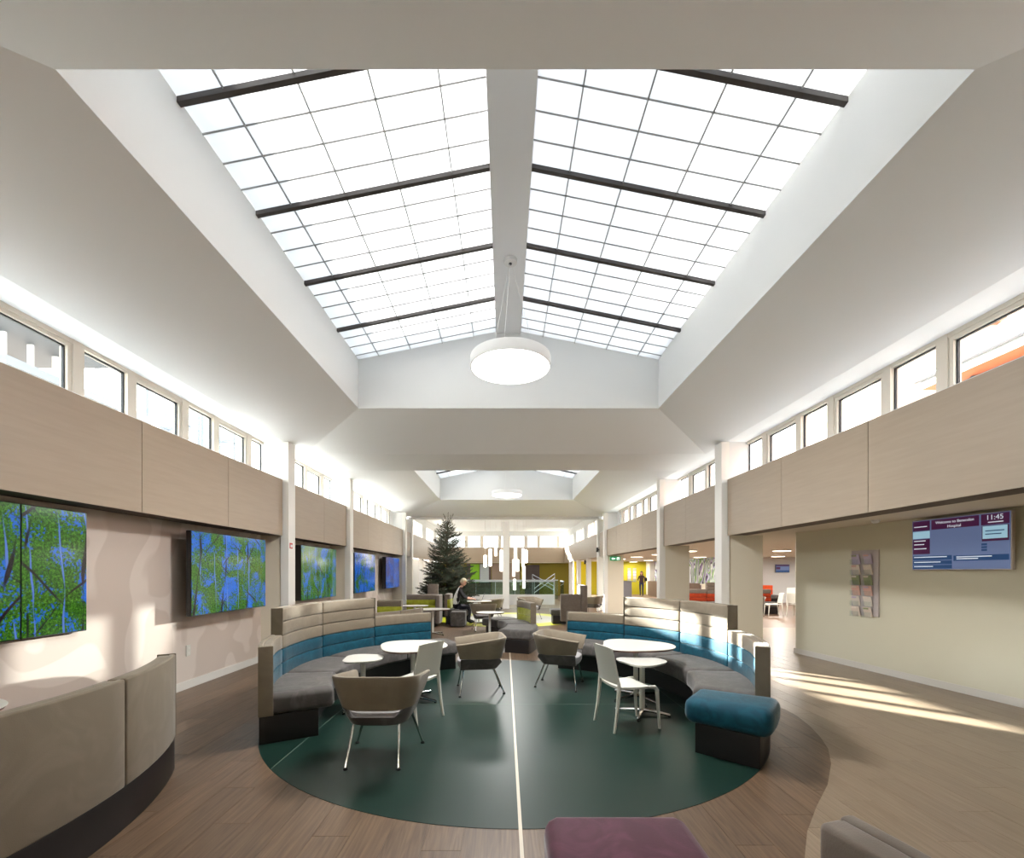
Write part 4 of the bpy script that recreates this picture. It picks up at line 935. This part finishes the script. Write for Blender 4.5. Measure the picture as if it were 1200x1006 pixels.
fs_ = thing('information_screen', 'small information screen on the white cafe wall', 'screen', (14.55, 23.93, 1.80))
MB().box(-0.36, 0.36, 0, 0.05, -0.21, 0.21).build('housing', BLACKP, fs_); MB().box(-0.35, 0.35, -0.002, 0, -0.2, 0.2).build('display', SCR_BG, fs_); MB().box(-0.34, 0.34, -0.004, -0.002, 0.12, 0.19).build('screen_tile', SCR_PU, fs_); MB().box(-0.34, -0.12, -0.004, -0.002, -0.05, 0.08).build('screen_tile', SCR_PU, fs_); MB().box(-0.34, 0.34, -0.004, -0.002, -0.19, -0.10).build('screen_tile', SCR_NV, fs_); MB().box(-0.1, 0.1, 0.05, 0.065, -0.1, 0.1).build('wall_bracket', BLACKP, fs_)
for x_, lab_ in ((8.98, 'slim leaflet strip on the olive wall, farther from the walking woman'), (9.36, 'slim leaflet strip on the olive wall, nearer to the walking woman')):
    lr_ = thing('leaflet_strip', lab_, 'rack', (x_, 32.98, 1.4)); MB().box(-0.12, 0.12, 0, 0.015, -0.5, 0.5).build('backboard', mat('white_acrylic', (150, 140, 158), 0.3), lr_)
    for k_ in range(5): MB().box(-0.1, 0.1, -0.03, 0.0, -0.47+k_*0.2, -0.33+k_*0.2).build('leaflet', lf[(2, 3, 0, 5, 2)[k_]], lr_)
# ------------------------------------------------------------------ pendants
def pendant(label, y, energy):
    t = thing('round_pendant_light', label, 'light', (0.068, y, 4.167))
    MB().lathe([(0.46, 0.14), (0.50, 0.135), (0.505, 0.12), (0.505, 0.004), (0.497, 0.0), (0.49, 0.004)], 64).build('drum', LAMPW, t, smooth=True)
    MB().lathe([(0.49, 0.006), (0.485, -0.001), (0.3, -0.003), (0.0, -0.004)], 64).build('diffuser', LAMPE, t, smooth=True)
    MB().lathe([(0.085, 1.363), (0.085, 1.325), (0.078, 1.318), (0.0, 1.317)], 28).build('ceiling_rose', LAMPW, t, smooth=True)
    MB().lathe([(0.02, 1.317), (0.018, 1.305), (0, 1.304)], 12).build('cable_grip', BLACKP, t)
    for k in range(3):
        a = 2*PI*k/3+0.3; MB().tube([(0.012*math.cos(a), 0.012*math.sin(a), 1.32), (0.36*math.cos(a), 0.36*math.sin(a), 0.135)], 0.0025, 5).build('suspension_wire', LAMPW, t)
    la = bpy.data.lights.new('pendant_lamp', 'AREA'); la.shape = 'DISK'; la.size = 0.95; la.energy = energy; la.color = (1, 0.99, 0.97)
    lo = bpy.data.objects.new('pendant_lamp', la); COL.objects.link(lo); lo.parent = t; lo.location = (0, 0, -0.02)
pendant('large white drum pendant light hanging above the green circle', 5.74, 80)
pendant('large white drum pendant light hanging in the second skylight bay', 15.26, 75)
tubes = [(568.5, 651, 665), (569, 629, 643), (574.5, 643.5, 664), (581, 630, 652), (587.5, 645, 670), (604, 629, 655), (602, 656, 676), (606.5, 656, 670), (613, 643.5, 664), (616.5, 645, 660), (614, 664, 690), (603, 679, 692)]
for i, (px, p0, p1) in enumerate(tubes):
    y = 24.0+((i*37) % 7)*0.12; x = (px-CX)/F_PX*y; z0 = CAM_H-(p1-CY)*y/F_PX; z1 = CAM_H-(p0-CY)*y/F_PX
    t = thing('tube_pendant_light', 'slim glowing tube pendant light hanging over the stair void', 'light', (x, y, z0), 0, 'cluster of tube pendants over the stair void')
    MB().lathe([(0.0, 0), (0.072, 0.005), (0.075, 0.03), (0.075, z1-z0-0.03), (0.06, z1-z0)], 14).build('tube', TUBEE, t, smooth=True)
    MB().tube([(0, 0, z1-z0), (0, 0, 4.35-z0)], 0.006, 5).build('cable', LAMPW, t)

# ------------------------------------------------------------------ fir tree
def fir(loc, hgt):
    t = thing('christmas_tree', 'dark green undecorated fir tree standing before the hall end', 'tree', loc)
    MB().tube([(0, 0, 0.1), (0.01, 0, 1.2), (-0.02, 0.01, 2.4), (0.02, 0, hgt-0.35)], [0.06, 0.05, 0.032, 0.012], 8).build('trunk', BARK, t)
    MB().lathe([(0.28, 0), (0.30, 0.02), (0.24, 0.28), (0.26, 0.3), (0.2, 0.3)], 20).build('stand', POT, t)
    rnd = random.Random(3); vs = []; fs = []; tw = MB()
    def needles(p, d, L, nn, ln):
        side = d.cross(Vector((0, 0, 1)));
        if side.length < 1e-3: side = Vector((1, 0, 0))
        side.normalize(); u = side.cross(d).normalized()
        for k in range(nn):
            q = p+d*(L*k/nn); a = rnd.uniform(0, 2*PI); nd = (d*0.55+(side*math.cos(a)+u*math.sin(a))*0.8).normalized(); wv = nd.cross(d).normalized()*0.0085
            o = len(vs); vs.extend([q-wv, q+wv, q+nd*ln*rnd.uniform(0.7, 1.2)]); fs.append((o, o+1, o+2))
    z = 0.32
    while z < hgt-0.42:
        fr = (z-0.32)/(hgt-0.32); L = (1.30*(1-fr)**0.85*(1.0 if fr > 0.12 else 0.8+fr*1.6)+0.08); nb = max(4, int(14*(1-fr)+4))
        off = rnd.uniform(0, 6.28)
        for b in range(nb):
            a = off+2*PI*b/nb+rnd.uniform(-0.25, 0.25); l = L*rnd.uniform(0.72, 1.1); el = math.radians(-10+45*fr+rnd.uniform(-16, 16))
            d = Vector((math.cos(a)*math.cos(el), math.sin(a)*math.cos(el), math.sin(el))); p = Vector((0, 0, z+rnd.uniform(-0.09, 0.09)))
            pts = [p+d*(l*q)+Vector((0, 0, 0.10*l*(q**2)-0.05*l*math.sin(PI*q))) for q in (0, 0.33, 0.66, 1.0)]
            tw.tube(pts, [0.012, 0.009, 0.006, 0.003], 4)
            m = max(3, int(l/0.085))
            for s in range(m):
                q = 0.22+0.78*s/m; i = min(2, int(q*3)); f = q*3-i; pb = pts[i].lerp(pts[i+1], f); dd = (pts[i+1]-pts[i]).normalized()
                sd_ = dd.cross(Vector((0, 0, 1))).normalized(); tl = 0.34*l*(1-q)+0.10
                for sg in (-1, 1):
                    d2 = (dd*0.75+sd_*sg*0.75+Vector((0, 0, rnd.uniform(-0.35, 0.25)))).normalized(); needles(pb, d2, tl, max(6, int(tl/0.013*(1-0.45*fr))), 0.045)
                    tw.tube([pb, pb+d2*tl], [0.004, 0.002], 3)
            needles(pts[1], (pts[3]-pts[1]).normalized(), (pts[3]-pts[1]).length, int(l*40), 0.05)
        z += 0.085+0.05*fr
    for a, e in ((2.6, 1.15), (0.4, 1.12), (1.3, 1.5), (4.2, 1.0), (5.4, 1.05)):
        d = Vector((math.cos(a)*math.cos(e), math.sin(a)*math.cos(e), math.sin(e))); p = Vector((0.02, 0, hgt-0.52)); ll = 0.5 if e > 1.1 else 0.42
        tw.tube([p, p+d*ll], [0.01, 0.004], 5); needles(p, d, ll, 40, 0.05)
    fo = MB(); fo.add(vs, fs); o = fo.build('needles', NEEDLE, t); o['kind'] = 'stuff'
    tw.build('branches', BARK, t)['kind'] = 'stuff'
fir((-2.15, 17.0, 0), 3.86)

# ------------------------------------------------------------------ people
def person(name, label, loc, rz, joints, edges, mats, pick, extra=None):
    names = list(joints); me = bpy.data.meshes.new(name)
    me.from_pydata([joints[k][:3] for k in names], [(names.index(a), names.index(b)) for a, b in edges], [])
    o = bpy.data.objects.new(name, me); COL.objects.link(o); o.modifiers.new('skin', 'SKIN'); ss = o.modifiers.new('sub', 'SUBSURF'); ss.levels = ss.render_levels = 2
    sv = me.skin_vertices[0].data
    for i, k in enumerate(names):
        r = joints[k][3]; sv[i].radius = r if isinstance(r, tuple) else (r, r); sv[i].use_root = (k == 'pelvis')
    bpy.context.view_layer.update(); dg = bpy.context.evaluated_depsgraph_get(); m2 = bpy.data.meshes.new_from_object(o.evaluated_get(dg)); bpy.data.objects.remove(o)
    m2.materials.clear()
    for x in mats: m2.materials.append(x)
    for p in m2.polygons: p.material_index = pick(p.center); p.use_smooth = True
    t = thing(name, label, 'person', loc, rz); b = bpy.data.objects.new('body', m2); COL.objects.link(b); b.parent = t
    return t
SKIN = mat('skin', (196, 150, 128), 0.6); SHIRTW = mat('pale_shirt', (215, 214, 212), 0.8); VEST = mat('black_vest', (26, 24, 28), 0.8); TROUS = mat('dark_trousers', (28, 28, 38), 0.8)
HAIRG = mat('ash_blond_hair', (176, 164, 138), 0.8); HAIRB = mat('dark_brown_hair', (52, 34, 26), 0.7); JACKET = mat('dark_patterned_top', (58, 38, 44), 0.8, var=0.3, vscale=30.0); JEANS = mat('navy_jeans', (30, 40, 74), 0.8); SHOES = mat('black_shoes', (20, 18, 18), 0.5)
def fingers(E, J, wrist, d, up, s=1.0, nm='l'):
    d = Vector(d).normalized(); u = Vector(up).normalized(); sd_ = d.cross(u).normalized(); w_ = Vector(J[wrist][:3]); pl = w_+d*0.06*s; J[nm+'palm'] = (*pl, (0.032*s, 0.018*s)); E.append((wrist, nm+'palm'))
    for k, (o, l) in enumerate(((-0.028, 0.07), (-0.009, 0.08), (0.01, 0.075), (0.028, 0.058))):
        a = pl+d*0.03*s+sd_*o*s; b = a+d*l*0.5*s-u*0.008*s; c = b+d*l*0.5*s-u*0.022*s
        for q, pt in enumerate((a, b, c)): J['%sf%d%d' % (nm, k, q)] = (*pt, 0.009*s)
        E += [(nm+'palm', '%sf%d0' % (nm, k)), ('%sf%d0' % (nm, k), '%sf%d1' % (nm, k)), ('%sf%d1' % (nm, k), '%sf%d2' % (nm, k))]
    a = w_+d*0.035*s-sd_*0.035*s; b = a+d*0.03*s-sd_*0.022*s
    J[nm+'t0'] = (*a, 0.010*s); J[nm+'t1'] = (*b, 0.009*s); E += [(wrist, nm+'t0'), (nm+'t0', nm+'t1')]
# seated man, faces +x (local), seat under pelvis
J = {'pelvis': (0, 0, 0.56, (0.15, 0.13)), 'waist': (0.04, 0, 0.74, (0.15, 0.12)), 'chest': (0.13, 0, 0.97, (0.165, 0.125)), 'neckb': (0.21, 0, 1.13, 0.07), 'neck': (0.25, 0, 1.19, 0.052),
     'shl': (0.16, 0.17, 1.06, 0.062), 'ell': (0.30, 0.21, 0.83, 0.045), 'wrl': (0.52, 0.13, 0.775, 0.03), 'shr': (0.16, -0.17, 1.06, 0.062), 'elr': (0.30, -0.21, 0.83, 0.045), 'wrr': (0.52, -0.11, 0.775, 0.03),
     'hil': (0.05, 0.1, 0.53, 0.095), 'knl': (0.47, 0.12, 0.52, 0.068), 'anl': (0.45, 0.12, 0.10, 0.042), 'tol': (0.61, 0.13, 0.045, 0.035), 'hir': (0.05, -0.1, 0.53, 0.095), 'knr': (0.47, -0.12, 0.52, 0.068), 'anr': (0.42, -0.12, 0.10, 0.042), 'tor': (0.58, -0.13, 0.045, 0.035)}
E_ = [('pelvis', 'waist'), ('waist', 'chest'), ('chest', 'neckb'), ('neckb', 'neck'), ('chest', 'shl'), ('shl', 'ell'), ('ell', 'wrl'), ('chest', 'shr'), ('shr', 'elr'), ('elr', 'wrr'), ('pelvis', 'hil'), ('hil', 'knl'), ('knl', 'anl'), ('anl', 'tol'), ('pelvis', 'hir'), ('hir', 'knr'), ('knr', 'anr'), ('anr', 'tor')]
fingers(E_, J, 'wrl', (0.95, -0.1, -0.1), (0, 0, 1), 1, 'l'); fingers(E_, J, 'wrr', (0.95, 0.1, -0.1), (0, 0, 1), 1, 'r')
def pick_man(c):
    if c.z < 0.07: return 3
    if c.z < 0.62: return 2
    if c.x > 0.42 or c.z > 1.14: return 0
    if c.z > 0.70 and c.x > 0.13+0.25*(c.z-0.97): return 1
    return 4
man = person('person', 'seated man in pale shirt and black vest working at a laptop', (-1.58, 14.25, 0), 0.0, J, E_, [SKIN, VEST, TROUS, SHOES, SHIRTW], pick_man)
def head(parent, c, skin, hair, yaw, tilt, long_hair=False, cap=None):
    """modelled head: face towards +x local, with nose, eyes, mouth, ears and hair"""
    e = MB(); n = 20; rings = []
    for i in range(15):
        v = i/14; z = -0.115+0.235*v
        rr = 0.079*math.sqrt(max(0.0, 1-((v-0.56)/0.56)**2)) if v < 0.56 else 0.079*math.sqrt(max(0.0, 1-((v-0.56)/0.44)**2))
        ring = []
        for k in range(n):
            a = 2*PI*k/n; f = max(0, math.cos(a))
            rx = rr*(1.22 if math.cos(a) < 0 else 1.12); ry = rr*0.95; x = rx*math.cos(a); y = ry*math.sin(a)
            if v < 0.3: x += 0.022*(0.3-v)/0.3
            if f > 0.96 and 0.30 < v < 0.56: x += 0.024*math.sin(PI*(0.56-v)/0.26)**0.8*(0.6+0.4*(0.56-v)/0.26)
            if 0.75 < f < 0.95 and 0.48 < v < 0.60: x -= 0.008
            if f > 0.9 and 0.15 < v < 0.24: x += 0.004
            ring.append((x, y, z))
        rings.append(ring)
    e.loft(rings); h = e.build('head', skin, parent, smooth=True); h.location = c; h.rotation_euler = (0, tilt, yaw)
    for sg in (-1, 1):
        MB().lathe([(0, -0.010), (0.009, -0.005), (0.011, 0), (0.009, 0.005), (0, 0.010)], 10, (0.074, sg*0.031, 0.012)).build('eye', VEST, h); MB().lathe([(0, -0.03), (0.012, -0.02), (0.015, 0.005), (0.009, 0.028), (0, 0.032)], 8, (-0.004, sg*0.077, 0.0)).build('ear', skin, h)
    MB().box(0.072, 0.086, -0.022, 0.022, -0.072, -0.066).build('mouth', mat('lips', (150, 84, 78), 0.6), h)
    hb = MB(); rings = []; zb_ = -0.03
    for i in range(11):
        v = i/10; z = zb_+0.165*v; rr = 0.092*math.sqrt(max(0.0, 1-(max(0, (z-0.02))/0.118)**2)) if z < 0.137 else 0.001
        ring = []
        for k in range(n):
            a = 2*PI*k/n; fr = math.cos(a); fx = 1.18 if fr < 0 else (1.10 if z > 0.055 else 0.30)
            ring.append((rr*fx*fr-0.006, rr*1.0*math.sin(a), z))
        rings.append(ring)
    hb.loft(rings); hb.build('hair', hair, h, smooth=True)
    if long_hair:
        lh = MB(); rings = []
        for i in range(8):
            v = i/7; z = 0.06-0.36*v; r0 = 0.10+0.012*math.sin(PI*v)-0.03*v
            rings.append([((-0.035-0.02*v)+r0*0.62*math.cos(2*PI*k/14), r0*0.98*math.sin(2*PI*k/14), z) for k in range(14)])
        lh.loft(rings); lh.build('long_hair', hair, h, smooth=True)
    if cap:
        MB().add([(0.05, -0.06, 0.065), (0.16, -0.045, 0.05), (0.16, 0.045, 0.05), (0.05, 0.06, 0.065), (0.05, -0.06, 0.072), (0.16, -0.045, 0.056), (0.16, 0.045, 0.056), (0.05, 0.06, 0.072)], [(0, 1, 2, 3), (7, 6, 5, 4), (0, 4, 5, 1), (1, 5, 6, 2), (2, 6, 7, 3), (3, 7, 4, 0)]).build('cap_brim', cap, h)
    return h
head(man, (0.285, 0, 1.285), SKIN, HAIRG, 0.0, math.radians(22), cap=HAIRG)
lp = thing('laptop', 'open dark laptop on the table in front of the seated man', 'laptop', (-0.83, 14.2, 0.72), 0.0)
MB().box(-0.13, 0.11, -0.16, 0.16, 0, 0.016).build('keyboard_base', BLACKP, lp, bevel=0.003, bseg=1); MB().add([(0.11, -0.16, 0.017), (0.19, -0.16, 0.23), (0.19, 0.16, 0.23), (0.11, 0.16, 0.017), (0.118, -0.16, 0.015), (0.198, -0.16, 0.228), (0.198, 0.16, 0.228), (0.118, 0.16, 0.015)], [(0, 1, 2, 3), (7, 6, 5, 4), (0, 4, 5, 1), (1, 5, 6, 2), (2, 6, 7, 3), (3, 7, 4, 0)]).build('lid', mat('laptop_lid', (46, 40, 66), 0.4), lp)
# walking woman, faces +x local
J = {'pelvis': (0, 0, 0.92, (0.115, 0.15)), 'waist': (0, 0, 1.06, (0.09, 0.12)), 'chest': (0.01, 0, 1.26, (0.105, 0.14)), 'neckb': (0.0, 0, 1.39, 0.055), 'neck': (0.01, 0, 1.45, 0.045),
     'shl': (0, 0.155, 1.34, 0.05), 'ell': (-0.05, 0.21, 1.09, 0.037), 'wrl': (0.10, 0.20, 0.90, 0.026), 'shr': (0, -0.155, 1.34, 0.05), 'elr': (-0.03, -0.23, 1.09, 0.037), 'wrr': (0.14, -0.18, 1.02, 0.026),
     'hil': (0, 0.085, 0.88, 0.085), 'knl': (0.10, 0.09, 0.48, 0.058), 'anl': (0.06, 0.09, 0.09, 0.04), 'tol': (0.19, 0.095, 0.04, 0.032), 'hir': (0, -0.085, 0.88, 0.085), 'knr': (-0.02, -0.09, 0.48, 0.058), 'anr': (-0.16, -0.09, 0.12, 0.04), 'tor': (-0.05, -0.1, 0.04, 0.032)}
E_ = [('pelvis', 'waist'), ('waist', 'chest'), ('chest', 'neckb'), ('neckb', 'neck'), ('chest', 'shl'), ('shl', 'ell'), ('ell', 'wrl'), ('chest', 'shr'), ('shr', 'elr'), ('elr', 'wrr'), ('pelvis', 'hil'), ('hil', 'knl'), ('knl', 'anl'), ('anl', 'tol'), ('pelvis', 'hir'), ('hir', 'knr'), ('knr', 'anr'), ('anr', 'tor')]
fingers(E_, J, 'wrl', (0.5, 0, -0.85), (0, 1, 0), 0.9, 'l'); fingers(E_, J, 'wrr', (0.9, 0.2, 0.0), (0, 0, 1), 0.9, 'r')
def pick_w(c):
    if c.z < 0.08: return 3
    if abs(c.y) > 0.15 and c.z < 0.90+0.14*(c.y < 0) and c.x > 0.05: return 0
    if c.z < 0.90: return 2
    if c.z > 1.40: return 0
    return 1
wom = person('person', 'woman with long brown hair walking past the olive wall with a dark bag', (9.15, 30.6, 0), math.radians(-112), J, E_, [SKIN, JACKET, JEANS, SHOES], pick_w)
head(wom, (0.03, 0, 1.55), SKIN, HAIRB, 0.0, math.radians(8), long_hair=True)
bgm = tag(MB().add(*[(lambda m: (m.v, m.f))(round_box(MB(), -0.10, 0.10, -0.05, 0.05, 0.0, 0.24, 0.03))][0]).build('shoulder_bag', VEST, None, smooth=True), 'dark shoulder bag carried by the walking woman', 'bag'); bgm.location = (9.42, 30.58, 1.0)

# ------------------------------------------------------------------ outside: brick house (right), glazed wing with railings (left)
ROOFM = mat('pale_roof_membrane', (208, 198, 182), 0.8)
struct(MB().box(4.62, 21, -8, 41, 2.78, 2.86).build('roof_side_right', ROOFM), 'pale flat roof of the low side area'); struct(MB().box(-10.4, -4.62, -8, 31, 2.70, 2.86).build('roof_side_left', ROOFM), 'pale flat roof of the low side area')
struct(MB().box(-60, 60, -30, 90, -1.0, -0.9).build('ground', mat('outside_ground', (205, 203, 196), 0.9)))
h = thing('brick_house', 'sunlit brick house with clay roof and grey gutter outside the clerestory', 'house', (10.2, 4.5, -1.55))
MB().box(0, 6, -8, 5.6, 0.6, 7.45).build('wall', BRICK, h)
rf = MB(); rf.add([(-0.45, -8.4, 7.55), (-0.45, 6.2, 7.55), (3.2, 6.2, 10.4), (3.2, -8.4, 10.4), (6.4, -8.4, 7.55), (6.4, 6.2, 7.55)], [(0, 1, 2, 3), (3, 2, 5, 4), (0, 3, 4), (1, 5, 2)])
rf.build('roof', TILE, h); MB().box(-0.45, 0.0, -8.4, 6.2, 7.42, 7.5).build('soffit', mat('timber_soffit', (150, 84, 52), 0.7), h); MB().box(-0.48, -0.45, -8.4, 6.2, 7.42, 7.66).build('fascia', FASCIA, h)
MB().tube([(-0.54, -8.4, 7.66), (-0.54, 6.25, 7.66)], 0.075, 10).build('gutter', GUTTER, h, smooth=True); MB().tube([(-0.05, 5.4, 7.4), (-0.05, 5.4, 0.1)], 0.045, 8).build('downpipe', GUTTER, h)
h2 = thing('rendered_house', 'tall cream rendered house gable outside beyond the brick house', 'house', (11.5, 14.2, -0.9)); MB().box(0, 6, 0, 3.0, 0, 10.2).build('wall', RENDERW, h2); MB().box(-0.2, 6.2, -0.2, 3.2, 10.2, 10.35).build('roof', TILE, h2)
lw = thing('glazed_wing', 'pale glazed building wing with overhanging grey roof outside the clerestory', 'building', (-11, 10.0, -0.9))
MB().box(-4, 1.2, -0.6, 2.2, 7.95, 8.2).build('roof_overhang', mat('dark_roof_soffit', (58, 62, 68), 0.7), lw); MB().box(-4.0, -0.4, 0.2, 3.6, 0, 7.0).build('wall', RENDERW, lw)
for i in range(6): MB().box(-0.42, -0.3, 0.3+i*0.6, 0.36+i*0.6, 6.9, 8.3).build('mullion', FASCIA, lw)
MB().box(-0.3, 0.3, -0.2, 3.9, 7.0, 7.18).build('walkway_edge', GREYB, lw)
for k, (yy, lab) in enumerate(((14.3, 'galvanised steel railing outside the clerestory beyond the glazed wing'), (16.9, 'stacked galvanised steel railing and stair outside the clerestory'))):
    r_ = thing('steel_railing', lab, 'railing', (-11.2, yy, 5.6))
    for z in (0.3, 0.75, 1.2, 1.65): MB().tube([(0, 0, z), (0, 2.0 if k else 2.4, z)], 0.03, 6).build('rail', RAILM, r_)
    for q in range(3): MB().tube([(0, q*(1.0 if k else 1.2), -6.5), (0, q*(1.0 if k else 1.2), 2.2)], 0.05, 6).build('post', RAILM, r_)
    for q in range(4): MB().box(-0.9, 0.2, 0.2+q*0.5, 0.5+q*0.5, 0.4+q*0.22+k*0.3, 0.45+q*0.22+k*0.3).build('tread', GREYB, r_)
